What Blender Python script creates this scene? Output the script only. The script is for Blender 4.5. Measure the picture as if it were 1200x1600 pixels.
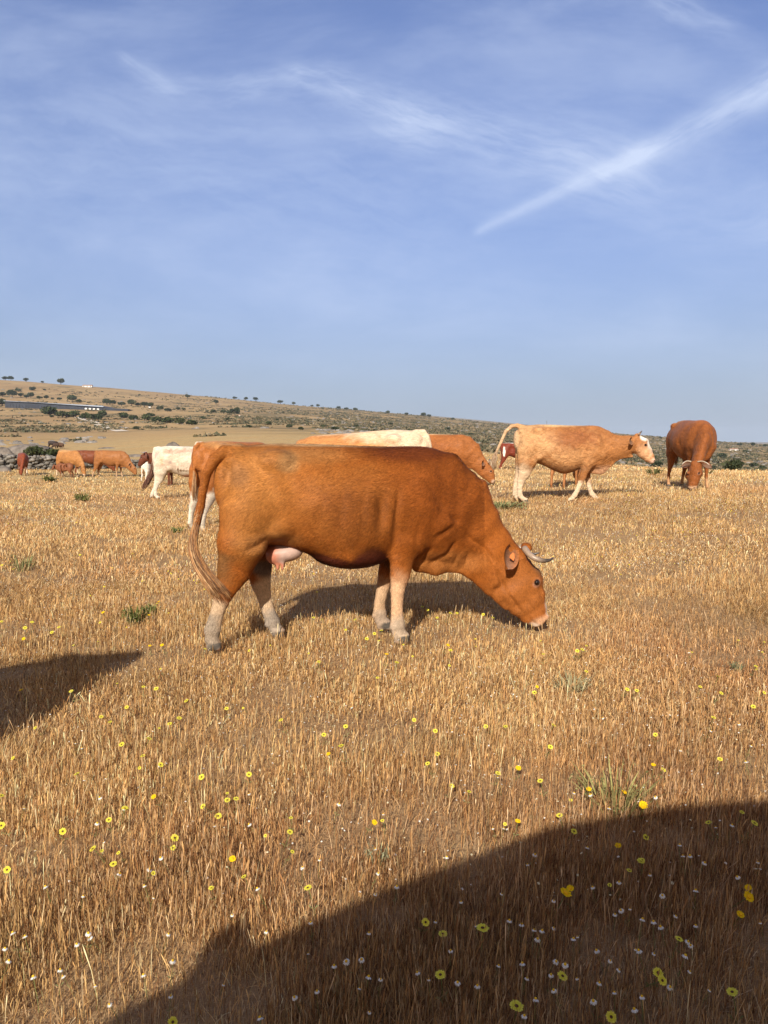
import bpy, bmesh, math
import numpy as np
from mathutils import Vector, Matrix
RAD = math.radians
scene = bpy.context.scene
COL = scene.collection
for o in list(bpy.data.objects):
    bpy.data.objects.remove(o)

# ------------------------------------------------------------------ camera, sky, sun, exposure
FPX = 1180.0
PITCH = math.atan(110 / FPX)
CAMH = 1.45
cam_d = bpy.data.cameras.new('camera')
cam = bpy.data.objects.new('camera', cam_d)
COL.objects.link(cam)
cam.location = (0, 0, CAMH)
cam.rotation_euler = (RAD(90) - PITCH, 0, 0)
cam_d.sensor_fit = 'HORIZONTAL'
cam_d.sensor_width = 36
cam_d.lens = 36 * FPX / 1200
cam_d.clip_start = 0.05
cam_d.clip_end = 30000
scene.camera = cam

SUN_EL, SUN_AZ = 31.0, 12.0      # the sun stands behind the camera, a little to its left
world = bpy.data.worlds.new("World")
scene.world = world
world.use_nodes = True
sun_d = bpy.data.lights.new('sun', 'SUN')
sun_d.energy = 5.0
sun_d.angle = RAD(0.53)
sun_d.color = (1.0, 0.93, 0.82)
sun = bpy.data.objects.new('sun', sun_d)
COL.objects.link(sun)
sun_dir = Vector((-math.sin(RAD(SUN_AZ)) * math.cos(RAD(SUN_EL)), -math.cos(RAD(SUN_AZ)) * math.cos(RAD(SUN_EL)), math.sin(RAD(SUN_EL))))
sun.rotation_euler = sun_dir.to_track_quat('Z', 'Y').to_euler()
sun.location = (-8, -30, 25)
scene.view_settings.view_transform = 'Standard'
scene.view_settings.look = 'None'
scene.view_settings.exposure = 0.42
scene.view_settings.gamma = 1.0
try:
    scene.cycles.volume_max_steps = 64
    scene.cycles.max_bounces = 6
    scene.cycles.volume_bounces = 0
except Exception:
    pass


def ray(px, py):
    """direction of the photograph's pixel (1200 x 1600), scaled so that y = 1"""
    f = (0, math.cos(PITCH), -math.sin(PITCH)); u = (0, math.sin(PITCH), math.cos(PITCH))
    d = np.array([px - 600.0, f[1] * FPX + u[1] * (800 - py), f[2] * FPX + u[2] * (800 - py)])
    return d / d[1]


class NT:
    """tiny node-tree helper"""
    def __init__(s, tree):
        s.t = tree; s.n = tree.nodes; s.l = tree.links
    def new(s, kind, **kw):
        n = s.n.new(kind)
        for k, v in kw.items():
            setattr(n, k, v)
        return n
    def put(s, sock, v):
        if isinstance(v, bpy.types.NodeSocket):
            s.l.new(v, sock)
        else:
            sock.default_value = v
    def m(s, op, a, b=0.0, c=0.0, clamp=False):
        n = s.new('ShaderNodeMath', operation=op, use_clamp=clamp)
        s.put(n.inputs[0], a); s.put(n.inputs[1], b); s.put(n.inputs[2], c)
        return n.outputs[0]
    def comb(s, x, y, z=0.0):
        n = s.new('ShaderNodeCombineXYZ')
        s.put(n.inputs[0], x); s.put(n.inputs[1], y); s.put(n.inputs[2], z)
        return n.outputs[0]
    def noise(s, vec, scale, detail=4, rough=0.55, dist=0.0):
        n = s.new('ShaderNodeTexNoise')
        s.l.new(vec, n.inputs['Vector'])
        n.inputs['Scale'].default_value = scale; n.inputs['Detail'].default_value = detail
        n.inputs['Roughness'].default_value = rough; n.inputs['Distortion'].default_value = dist
        return n.outputs[0]
    def mapr(s, v, a, b, c=0.0, d=1.0):
        n = s.new('ShaderNodeMapRange'); n.interpolation_type = 'SMOOTHSTEP'
        s.put(n.inputs[0], v)
        for i, q in enumerate((a, b, c, d)):
            s.put(n.inputs[1 + i], q)
        return n.outputs[0]
    def mix(s, f, a, b, mode='MIX'):
        n = s.new('ShaderNodeMix', data_type='RGBA', blend_type=mode)
        s.put(n.inputs['Factor'], f) if not isinstance(f, float) else setattr(n.inputs['Factor'], 'default_value', f)
        for k, v in (('A', a), ('B', b)):
            sk = [q for q in n.inputs if q.name == k and q.type == 'RGBA'][0]
            if isinstance(v, tuple):
                sk.default_value = (*v[:3], 1)
            else:
                s.l.new(v, sk)
        return [q for q in n.outputs if q.type == 'RGBA'][0]
    def mapping(s, vec, scale=(1, 1, 1), rot=(0, 0, 0)):
        n = s.new('ShaderNodeMapping')
        s.l.new(vec, n.inputs['Vector'])
        n.inputs['Scale'].default_value = scale; n.inputs['Rotation'].default_value = rot
        return n.outputs[0]


def sky_nodes():
    w = NT(world.node_tree)
    for n in list(w.n):
        w.n.remove(n)
    sky = w.new('ShaderNodeTexSky', sky_type='NISHITA')
    sky.sun_disc = False
    sky.sun_elevation = RAD(SUN_EL)
    sky.sun_rotation = RAD(180 + SUN_AZ)
    sky.altitude = 300
    sky.air_density = 1.0
    sky.dust_density = 2.6
    sky.ozone_density = 3.2
    tc = w.new('ShaderNodeTexCoord')
    sep = w.new('ShaderNodeSeparateXYZ'); w.l.new(tc.outputs['Generated'], sep.inputs[0])
    yy = w.m('MAXIMUM', sep.outputs[1], 0.05)
    u = w.m('DIVIDE', sep.outputs[0], yy); v = w.m('DIVIDE', sep.outputs[2], yy)
    front = w.mapr(sep.outputs[1], 0.1, 0.4)
    p = w.comb(u, v)
    warp = w.noise(p, 5.0, 5, 0.6)
    warp = w.m('MULTIPLY', w.m('SUBTRACT', warp, 0.5), 0.055)
    def streak(x1, y1, x2, y2, w1, w2, s1, s2, warpk=1.0, seed=0.0, lo=0.3, hi=0.7):
        a = ray(x1, y1); b = ray(x2, y2)
        A = (a[0], a[2]); B = (b[0], b[2]); d = (B[0] - A[0], B[1] - A[1]); L2 = d[0] ** 2 + d[1] ** 2; L = math.sqrt(L2)
        pu = w.m('SUBTRACT', u, A[0]); pv = w.m('SUBTRACT', v, A[1])
        t0 = w.m('MULTIPLY', w.m('ADD', w.m('MULTIPLY', pu, d[0]), w.m('MULTIPLY', pv, d[1])), 1 / L2)
        t = w.m('MINIMUM', w.m('MAXIMUM', t0, 0.0), 1.0)
        al = w.m('MULTIPLY', w.m('ADD', w.m('MULTIPLY', pu, -d[1]), w.m('MULTIPLY', pv, d[0])), 1 / L)
        al = w.m('ADD', al, w.m('MULTIPLY', warp, warpk))
        end = w.m('MULTIPLY', w.m('SUBTRACT', t0, t), L * 0.6)
        wd = w.m('ADD', w.m('MULTIPLY', t, (w2 - w1) / FPX), w1 / FPX)
        r = w.m('DIVIDE', w.m('SQRT', w.m('ADD', w.m('MULTIPLY', al, al), w.m('MULTIPLY', end, end))), wd)
        g = w.m('POWER', 2.718, w.m('MULTIPLY', w.m('MULTIPLY', r, r), -1.0))
        st = w.m('ADD', w.m('MULTIPLY', t, 1.35 * (s2 - s1)), 1.35 * s1)
        nz = w.noise(w.comb(w.m('MULTIPLY', t0, L * 5.0), w.m('MULTIPLY', al, 30.0), seed), 2.2, 6, 0.65)
        nz = w.mapr(nz, lo, hi, 0.25, 1.0)
        return w.m('MULTIPLY', w.m('MULTIPLY', g, st), nz)
    parts = [streak(752, 358, 1000, 243, 8, 15, .24, .30, .25, 1.0, .2, .6), streak(1000, 243, 1260, 108, 17, 27, .30, .42, .3, 2.0, .2, .6),
             streak(470, 118, 650, 190, 16, 30, .22, .28, .6, 3.0), streak(650, 190, 960, 275, 45, 60, .28, .24, 1.0, 4.0),
             streak(200, 95, 240, 120, 10, 20, .2, .2, 1.0, 5.0), streak(270, 140, 520, 128, 22, 30, .16, .22, 1.2, 6.0),
             streak(1040, 0, 1120, 40, 26, 22, .22, .2, 1.5, 7.0), streak(820, 400, 1250, 320, 40, 70, .05, .12, 1.5, 8.0),
             streak(80, 230, 560, 330, 110, 120, .10, .10, 2.0, 9.0), streak(500, 430, 1000, 480, 50, 60, .05, .04, 1.0, 10.0)]
    tot = parts[0]
    for q in parts[1:]:
        tot = w.m('ADD', tot, q)
    veil = w.noise(w.mapping(p, (1.6, 4.5, 1), (0, 0, RAD(-14))), 1.6, 6, 0.6, 0.3)
    veil = w.m('MULTIPLY', w.mapr(veil, 0.32, 0.80), 0.34)
    veil = w.m('MULTIPLY', veil, w.mapr(v, 0.02, 0.22, 0.5, 1.0))
    tot = w.m('MULTIPLY', w.m('MINIMUM', w.m('ADD', tot, veil), 0.85), front)
    tint = w.mix(1.0, sky.outputs[0], SKY_TINT, 'MULTIPLY')
    low = w.m('POWER', 2.718, w.m('MULTIPLY', w.m('MAXIMUM', sep.outputs[2], 0.0), -3.3))      # dusty air thickens towards the horizon
    tint = w.mix(w.m('MULTIPLY', low, 0.95), tint, SKY_DUST)
    tint = w.mix(w.mapr(sep.outputs[1], 0.05, -0.75, 0.0, 0.85), tint, SKY_GLOW)      # the bright dusty half of the sky round the sun
    col = w.mix(tot, tint, SKY_CLOUD)
    bg = w.new('ShaderNodeBackground')
    w.l.new(col, bg.inputs[0]); bg.inputs[1].default_value = 0.075
    out = w.new('ShaderNodeOutputWorld'); w.l.new(bg.outputs[0], out.inputs[0])


SKY_TINT = (0.98, 1.12, 1.66)
SKY_DUST = (4.2, 4.95, 5.9)
SKY_GLOW = (8.2, 6.6, 4.6)
SKY_CLOUD = (7.2, 8.2, 10.4)
sky_nodes()


# ------------------------------------------------------------------ helpers
def hash3(i, j, k, seed):
    n = (i * 374761393 + j * 668265263 + k * 2147483647 + seed * 1274126177) & 0xffffffff
    n = ((n ^ (n >> 13)) * 1274126177) & 0xffffffff
    n = (n ^ (n >> 16)) & 0xffffff
    return n / float(0xffffff)


def vnoise(P, scale, seed=0, octaves=1):
    """value noise in -1..1 for points (N,3) or (N,2)"""
    P = np.asarray(P, dtype=np.float64)
    if P.shape[1] == 2:
        P = np.hstack([P, np.zeros((len(P), 1))])
    out = np.zeros(len(P)); amp = 1.0; tot = 0
    for o in range(octaves):
        q = P * scale * (2 ** o) + 100.37 * (seed + 1)
        f = np.floor(q); t = q - f; t = t * t * (3 - 2 * t)
        i, j, k = [f[:, c].astype(np.int64) for c in range(3)]
        r = 0
        for a in (0, 1):
            for b in (0, 1):
                for c in (0, 1):
                    wgt = (t[:, 0] if a else 1 - t[:, 0]) * (t[:, 1] if b else 1 - t[:, 1]) * (t[:, 2] if c else 1 - t[:, 2])
                    r = r + wgt * hash3(i + a, j + b, k + c, seed + o)
        out += amp * (2 * r - 1); tot += amp; amp *= 0.5
    return out / tot


def mesh_np(name, V, F4=None, F3=None, smooth=True, col=None):
    V = np.asarray(V, dtype=np.float32)
    me = bpy.data.meshes.new(name)
    parts, sizes = [], []
    if F4 is not None and len(F4):
        F4 = np.asarray(F4, dtype=np.int32); parts.append(F4.ravel()); sizes.append(np.full(len(F4), 4, np.int32))
    if F3 is not None and len(F3):
        F3 = np.asarray(F3, dtype=np.int32); parts.append(F3.ravel()); sizes.append(np.full(len(F3), 3, np.int32))
    loops = np.concatenate(parts); sz = np.concatenate(sizes)
    st = np.concatenate([[0], np.cumsum(sz)[:-1]]).astype(np.int32)
    me.vertices.add(len(V)); me.vertices.foreach_set('co', V.ravel())
    me.loops.add(len(loops)); me.loops.foreach_set('vertex_index', loops)
    me.polygons.add(len(sz)); me.polygons.foreach_set('loop_start', st)
    try:
        me.polygons.foreach_set('loop_total', sz)
    except Exception:
        pass
    me.polygons.foreach_set('use_smooth', np.full(len(sz), smooth, dtype=bool))
    if col is not None:
        c = np.ones((len(V), 4), np.float32); c[:, :3] = col
        at = me.color_attributes.new('Col', 'FLOAT_COLOR', 'POINT'); at.data.foreach_set('color', c.ravel())
    me.update(calc_edges=True)
    me.validate()
    return me


def link(name, me, m=None, parent=None):
    o = bpy.data.objects.new(name, me)
    COL.objects.link(o)
    if m is not None and me is not None and len(me.materials) == 0:
        me.materials.append(m)
    if parent:
        o.parent = parent
    return o


def tag(o, label=None, cat=None, group=None, kind=None):
    for k, v in (('label', label), ('category', cat), ('group', group), ('kind', kind)):
        if v:
            o[k] = v
    return o


def empty(name, loc=(0, 0, 0), rz=0.0):
    o = bpy.data.objects.new(name, None)
    o.empty_display_size = 0.2
    COL.objects.link(o)
    o.location = loc; o.rotation_euler = (0, 0, rz)
    return o


def tube_np(pts, rad, n=6, cap=True, flat=1.0):
    """tube along pts (K,3) with radii; returns V, F4, F3"""
    P = np.asarray(pts, float); K = len(P); rad = np.broadcast_to(np.asarray(rad, float), (K,))
    T = np.gradient(P, axis=0); T /= np.linalg.norm(T, axis=1)[:, None] + 1e-9
    ref = np.array([0.13, 1.0, 0.07]) if abs(T[0][1]) < 0.9 else np.array([1.0, 0, 0.1])
    V = []
    for i in range(K):
        a = np.cross(T[i], ref); a /= np.linalg.norm(a) + 1e-9
        b = np.cross(T[i], a); ref = -np.cross(a, T[i]) if False else ref
        for k in range(n):
            th = 2 * math.pi * k / n
            V.append(P[i] + rad[i] * (math.cos(th) * a + flat * math.sin(th) * b))
    F4 = [[i * n + k, i * n + (k + 1) % n, (i + 1) * n + (k + 1) % n, (i + 1) * n + k] for i in range(K - 1) for k in range(n)]
    F3 = []
    if cap:
        V.append(P[0]); V.append(P[-1]); c0, c1 = len(V) - 2, len(V) - 1
        F3 = [[c0, (k + 1) % n, k] for k in range(n)] + [[c1, (K - 1) * n + k, (K - 1) * n + (k + 1) % n] for k in range(n)]
    return np.array(V), np.array(F4), np.array(F3).reshape(-1, 3)


class MB:
    """collects pieces into one mesh"""
    def __init__(s): s.V = []; s.F4 = []; s.F3 = []; s.C = []; s.n = 0
    def add(s, V, F4=None, F3=None, col=None):
        V = np.asarray(V, float)
        s.V.append(V)
        if F4 is not None and len(F4): s.F4.append(np.asarray(F4) + s.n)
        if F3 is not None and len(F3): s.F3.append(np.asarray(F3) + s.n)
        s.C.append(np.broadcast_to(np.asarray(col if col is not None else (1, 1, 1), float), (len(V), 3)))
        s.n += len(V)
        return s
    def tube(s, pts, rad, n=6, col=None, flat=1.0):
        return s.add(*tube_np(pts, rad, n, True, flat), col=col)
    def box(s, c, h, col=None, rz=0.0):
        v = np.array([[x, y, z] for x in (-1, 1) for y in (-1, 1) for z in (-1, 1)], float) * np.array(h)
        cr, sr = math.cos(rz), math.sin(rz)
        v = np.stack([v[:, 0] * cr - v[:, 1] * sr, v[:, 0] * sr + v[:, 1] * cr, v[:, 2]], 1) + np.array(c)
        f = [[0, 1, 3, 2], [4, 6, 7, 5], [0, 4, 5, 1], [2, 3, 7, 6], [0, 2, 6, 4], [1, 5, 7, 3]]
        return s.add(v, f, None, col)
    def mesh(s, name, smooth=True):
        return mesh_np(name, np.concatenate(s.V), np.concatenate(s.F4) if s.F4 else None, np.concatenate(s.F3) if s.F3 else None, smooth, np.concatenate(s.C))


def sphere_np(c, r, nu=12, nv=8):
    c = np.array(c, float); r = np.broadcast_to(np.array(r, float), (3,))
    V = [c + r * np.array([0, 0, 1])]
    for j in range(1, nv):
        ph = math.pi * j / nv
        for i in range(nu):
            th = 2 * math.pi * i / nu
            V.append(c + r * np.array([math.sin(ph) * math.cos(th), math.sin(ph) * math.sin(th), math.cos(ph)]))
    V.append(c - r * np.array([0, 0, 1]))
    F4 = [[1 + j * nu + i, 1 + (j + 1) * nu + i, 1 + (j + 1) * nu + (i + 1) % nu, 1 + j * nu + (i + 1) % nu] for j in range(nv - 2) for i in range(nu)]
    L = len(V) - 1
    F3 = [[0, 1 + i, 1 + (i + 1) % nu] for i in range(nu)] + [[L, 1 + (nv - 2) * nu + (i + 1) % nu, 1 + (nv - 2) * nu + i] for i in range(nu)]
    return np.array(V), np.array(F4), np.array(F3)


def new_mat(name):
    m = bpy.data.materials.new(name); m.use_nodes = True
    t = NT(m.node_tree)
    for n in list(t.n):
        t.n.remove(n)
    out = t.new('ShaderNodeOutputMaterial')
    return m, t, out


def simple_mat(name, color, rough=0.7, var=0.25, scale=30.0, attr=False, spec=0.3, bump=0.0):
    m, t, out = new_mat(name)
    b = t.new('ShaderNodeBsdfPrincipled')
    tc = t.new('ShaderNodeTexCoord')
    nz = t.noise(tc.outputs['Object'], scale, 5, 0.6)
    k = t.mapr(nz, 0.25, 0.75, 1 - var, 1 + var)
    if attr:
        a = t.new('ShaderNodeAttribute'); a.attribute_name = 'Col'; base = a.outputs['Color']
        if color:
            base = t.mix(1.0, base, color, 'MULTIPLY')
    else:
        rgb = t.new('ShaderNodeRGB'); rgb.outputs[0].default_value = (*color, 1); base = rgb.outputs[0]
    vm = t.new('ShaderNodeVectorMath', operation='SCALE')
    t.l.new(base, vm.inputs[0]); t.l.new(k, vm.inputs['Scale'])
    t.l.new(vm.outputs[0], b.inputs['Base Color'])
    b.inputs['Roughness'].default_value = rough
    b.inputs['Specular IOR Level'].default_value = spec
    if bump:
        bp = t.new('ShaderNodeBump'); bp.inputs['Distance'].default_value = bump; bp.inputs['Strength'].default_value = 0.8
        t.l.new(nz, bp.inputs['Height']); t.l.new(bp.outputs[0], b.inputs['Normal'])
    t.l.new(b.outputs[0], out.inputs[0])
    return m


# ------------------------------------------------------------------ the lie of the land
RINGS = [0, 6, 9, 12, 16, 20, 26, 32, 40, 48, 60, 90, 140, 220, 350, 500, 650, 850, 1100, 1500, 2000, 3200, 6000, 12000]
# image row (1600 scale) at which the ground of each ring is seen, per column of the photograph
def flat_row(r, z=0.0): return 690 + (CAMH - z) / r * FPX
TAB = {
   0: [None, None, 888, 838, 803, 784, 768, 758, 750, 738, 727, 716, 706, 692, 676, 662, 649, 632, 616, 592, 597, 690, 692, 691],
 200: [None, None, 888, 836, 801, 782, 766, 756, 748, 738, 727, 716, 703, 688, 673, 660, 650, 637, 626, 608, 613, 690, 692, 691],
 330: [None, None, 888, 832, 797, 779, 762, 752, 744, 735, 722, 706, 690, 676, 667, 658, 650, 641, 633, 619, 624, 680, 692, 691],
 450: [None, None, 886, 829, 793, 773, 754, 743, 734, 727, 717, 702, 689, 677, 668, 660, 653, 647, 641, 632, 637, 665, 692, 691],
 600: [None, None, 885, 823, 785, 765, 747, 736, 728, 722, 714, 701, 691, 682, 675, 668, 662, 656, 651, 644, 649, 660, 642, 672],
 760: [None, None, 882, 816, 774, 757, 742, 732, 722, 715, 707, 706, 708, 704, 692, 684, 677, 670, 665, 660, 664, 670, 657, 680],
 900: [None, None, 880, 811, 769, 754, 741, 733, 727, 723, 722, 728, 730, 722, 709, 699, 692, 685, 679, 672, 676, 682, 671, 687],
1050: [None, None, 878, 806, 767, 753, 743, 738, 734, 734, 737, 745, 746, 737, 722, 711, 703, 696, 690, 684, 688, 694, 684, 690],
1200: [None, None, 877, 804, 766, 752, 744, 740, 738, 738, 741, 749, 751, 745, 733, 721, 713, 706, 701, 696, 699, 704, 696, 691],
}


def build_tab():
    rr = np.array(RINGS[1:], float)
    lr = np.log(rr)
    azs, zs = [], []
    for px in sorted(TAB):
        a = math.atan((px - 600) / FPX)
        z = []
        for r, row in zip(RINGS[1:], TAB[px][1:]):
            if row is None:
                z.append(0.0)
            else:
                d = ray(px, row); hz = math.hypot(d[0], 1.0)
                z.append(CAMH + r * d[2] / hz)
        azs.append(a); zs.append(z)
    LR = np.linspace(math.log(4), math.log(12000), 420)
    rows = []
    for z in zs:
        rows.append(np.interp(LR, lr, z))
    rows = np.array(rows)
    AZ = np.linspace(-math.pi, math.pi, 721)
    a2 = [-math.pi] + [-RAD(100), -RAD(50)] + azs + [RAD(50), RAD(100), math.pi]
    back = 0.15 * rows[0] + 0.15 * rows[-1]
    ext = np.array([back, rows[0] * 0.7, rows[0]] + list(rows) + [rows[-1], rows[-1], back])
    G = np.array([np.interp(AZ, a2, ext[:, j]) for j in range(len(LR))]).T   # (az, lr)
    kern = np.exp(-0.5 * (np.arange(-14, 15) / 4.0) ** 2); kern /= kern.sum()
    Gp = np.pad(G, ((14, 14), (0, 0)), mode='edge')
    G = sum(kern[i] * Gp[i:i + len(AZ)] for i in range(29))
    k2 = np.exp(-0.5 * (np.arange(-8, 9) / 2.6) ** 2); k2 /= k2.sum()
    S = G / np.exp(LR)[None, :]
    Sp = np.pad(S, ((0, 0), (8, 8)), mode='edge')
    S = sum(k2[i] * Sp[:, i:i + len(LR)] for i in range(17))
    return AZ, LR, S * np.exp(LR)[None, :]


AZ_G, LR_G, Z_G = build_tab()


def ground(x, y):
    x = np.atleast_1d(np.asarray(x, float)); y = np.atleast_1d(np.asarray(y, float))
    r = np.hypot(x, y); a = np.arctan2(x, y)
    fa = (a + math.pi) / (2 * math.pi) * (len(AZ_G) - 1); fl = (np.log(np.maximum(r, 4.0)) - LR_G[0]) / (LR_G[1] - LR_G[0])
    fa = np.clip(fa, 0, len(AZ_G) - 1.001); fl = np.clip(fl, 0, len(LR_G) - 1.001)
    i = fa.astype(int); j = fl.astype(int); u = fa - i; v = fl - j
    z = (Z_G[i, j] * (1 - u) * (1 - v) + Z_G[i + 1, j] * u * (1 - v) + Z_G[i, j + 1] * (1 - u) * v + Z_G[i + 1, j + 1] * u * v)
    P = np.stack([x, y], 1)
    z = z + 0.018 * vnoise(P, 0.9, 3, 2) * np.clip(r / 3, 0.3, 1) + 0.0011 * np.clip(r - 60, 0, 700) * vnoise(P, 0.012, 7, 3)
    z = z + np.clip((r - 250) / 600, 0, 1) * 1.6 * vnoise(P, 0.009, 9, 3)
    return z


def gz(x, y): return float(ground(x, y)[0])


def proj(x, y, z):
    """world point -> photo pixel"""
    f = np.array([0, math.cos(PITCH), -math.sin(PITCH)]); u = np.array([0, math.sin(PITCH), math.cos(PITCH)])
    d = np.array([x, y, z - CAMH]); w = d @ f
    return 600 + FPX * d[0] / w, 800 - FPX * (d @ u) / w


def hit(px, py, rmin=1.0, rmax=2500.0, up=0.0):
    """point of the ground seen at a pixel (or the closest there is), up = height above ground"""
    d = ray(px, py)
    yy = np.exp(np.linspace(math.log(rmin), math.log(rmax), 900))
    z = ground(d[0] * yy, yy) + up
    row = 800 - FPX * ((np.stack([0 * yy, yy, z - CAMH], 1) @ np.array([0, math.sin(PITCH), math.cos(PITCH)])) /
                       (np.stack([0 * yy, yy, z - CAMH], 1) @ np.array([0, math.cos(PITCH), -math.sin(PITCH)])))
    below = row <= py
    k = int(np.argmax(below)) if below.any() else int(np.argmin(row))
    if k > 0 and below.any():
        a, b = row[k - 1], row[k]; t = (a - py) / (a - b + 1e-9)
        y0 = yy[k - 1] + t * (yy[k] - yy[k - 1])
    else:
        y0 = yy[k]
    return np.array([d[0] * y0, y0, gz(d[0] * y0, y0) + up])


def build_ground():
    az = np.concatenate([np.linspace(-180, -60, 41)[:-1], np.linspace(-60, -34, 53)[:-1], np.linspace(-34, 34, 461)[:-1], np.linspace(34, 60, 53)[:-1], np.linspace(60, 180, 41)[:-1]])
    az = np.radians(az)
    rr = np.exp(np.linspace(math.log(0.5), math.log(12000), 460))
    A, Rr = np.meshgrid(az, rr, indexing='ij')
    x = (np.sin(A) * Rr).ravel(); y = (np.cos(A) * Rr).ravel()
    z = ground(x, y)
    na, nr = A.shape
    V = np.stack([x, y, z], 1)
    V = np.vstack([V, [[0, 0, gz(0, 0)]]])
    I = np.arange(na * nr).reshape(na, nr)
    I2 = np.roll(I, -1, axis=0)
    F4 = np.stack([I[:, :-1], I[:, 1:], I2[:, 1:], I2[:, :-1]], -1).reshape(-1, 4)
    F3 = np.stack([np.full(na, na * nr), I[:, 0], I2[:, 0]], 1)
    # flip so that normals face up
    F4 = F4[:, ::-1]; F3 = F3[:, ::-1]
    m, t, out = new_mat('dry_field')
    geo = t.new('ShaderNodeNewGeometry')
    pos = geo.outputs['Position']
    sep = t.new('ShaderNodeSeparateXYZ'); t.l.new(pos, sep.inputs[0])
    dist = t.m('SQRT', t.m('ADD', t.m('MULTIPLY', sep.outputs[0], sep.outputs[0]), t.m('MULTIPLY', sep.outputs[1], sep.outputs[1])))
    fine = t.noise(pos, 55.0, 4, 0.7)
    mid = t.noise(pos, 2.2, 5, 0.6)
    big = t.noise(pos, 0.11, 5, 0.6)
    lit = t.noise(t.mapping(pos, (60, 210, 60), (0, 0, 0.5)), 1.0, 4, 0.7)
    lit2 = t.noise(t.mapping(pos, (210, 60, 60), (0, 0, -0.4)), 1.0, 4, 0.7)
    soil = t.mix(t.mapr(fine, .3, .7), (0.16, 0.085, 0.045), (0.30, 0.18, 0.09))
    soil = t.mix(t.mapr(t.m('MAXIMUM', lit, lit2), .54, .68), soil, (0.52, 0.36, 0.19))
    straw = t.mix(t.mapr(mid, .3, .7), (0.42, 0.25, 0.11), (0.50, 0.34, 0.17))
    near = t.mix(0.35, soil, straw)
    field = t.mix(t.mapr(big, .35, .65), (0.47, 0.31, 0.135), (0.45, 0.33, 0.16))
    field = t.mix(t.mapr(t.noise(pos, 0.9, 6, 0.75), .42, .72), field, (0.27, 0.18, 0.085))
    c = t.mix(t.mapr(dist, 9.0, 45.0), near, field)
    # far country: straw slopes, olive scrub and grey rock in long patches
    scr = t.noise(pos, 0.020, 9, 0.72, 0.5)
    scr2 = t.noise(pos, 0.085, 6, 0.7)
    sc = t.m('ADD', t.m('MULTIPLY', scr, 0.6), t.m('MULTIPLY', scr2, 0.4))
    hillx = t.mapr(t.m('DIVIDE', sep.outputs[0], t.m('MAXIMUM', sep.outputs[1], 1.0)), -0.40, 0.05, 0.015, 0.085)
    scm = t.mapr(t.m('ADD', sc, hillx), 0.535, 0.60)
    far1 = t.mix(t.mapr(t.noise(pos, 0.012, 5, 0.6), .4, .62), (0.40, 0.27, 0.13), (0.33, 0.215, 0.105))
    far1 = t.mix(t.mapr(t.noise(pos, 0.3, 5, 0.7), .50, .72), far1, (0.21, 0.155, 0.08))
    far = t.mix(t.m('MULTIPLY', scm, 0.8), far1, (0.12, 0.105, 0.055))
    rock = t.mapr(t.noise(pos, 0.09, 7, 0.8), 0.60, 0.68)
    far = t.mix(t.m('MULTIPLY', rock, 0.35), far, (0.20, 0.17, 0.14))
    c = t.mix(t.mapr(dist, 130.0, 330.0), c, far)
    b = t.new('ShaderNodeBsdfPrincipled')
    t.l.new(c, b.inputs['Base Color']); b.inputs['Roughness'].default_value = 0.95; b.inputs['Specular IOR Level'].default_value = 0.05
    bp = t.new('ShaderNodeBump'); bp.inputs['Distance'].default_value = 0.03; bp.inputs['Strength'].default_value = 0.9
    t.l.new(t.noise(pos, 18.0, 6, 0.7), bp.inputs['Height']); t.l.new(bp.outputs[0], b.inputs['Normal'])
    t.l.new(b.outputs[0], out.inputs[0])
    g = link('ground', mesh_np('ground', V, F4, F3), m)
    tag(g, 'dry golden pasture with reddish soil rolling towards low hills', 'ground', None, 'structure')


build_ground()

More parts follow.
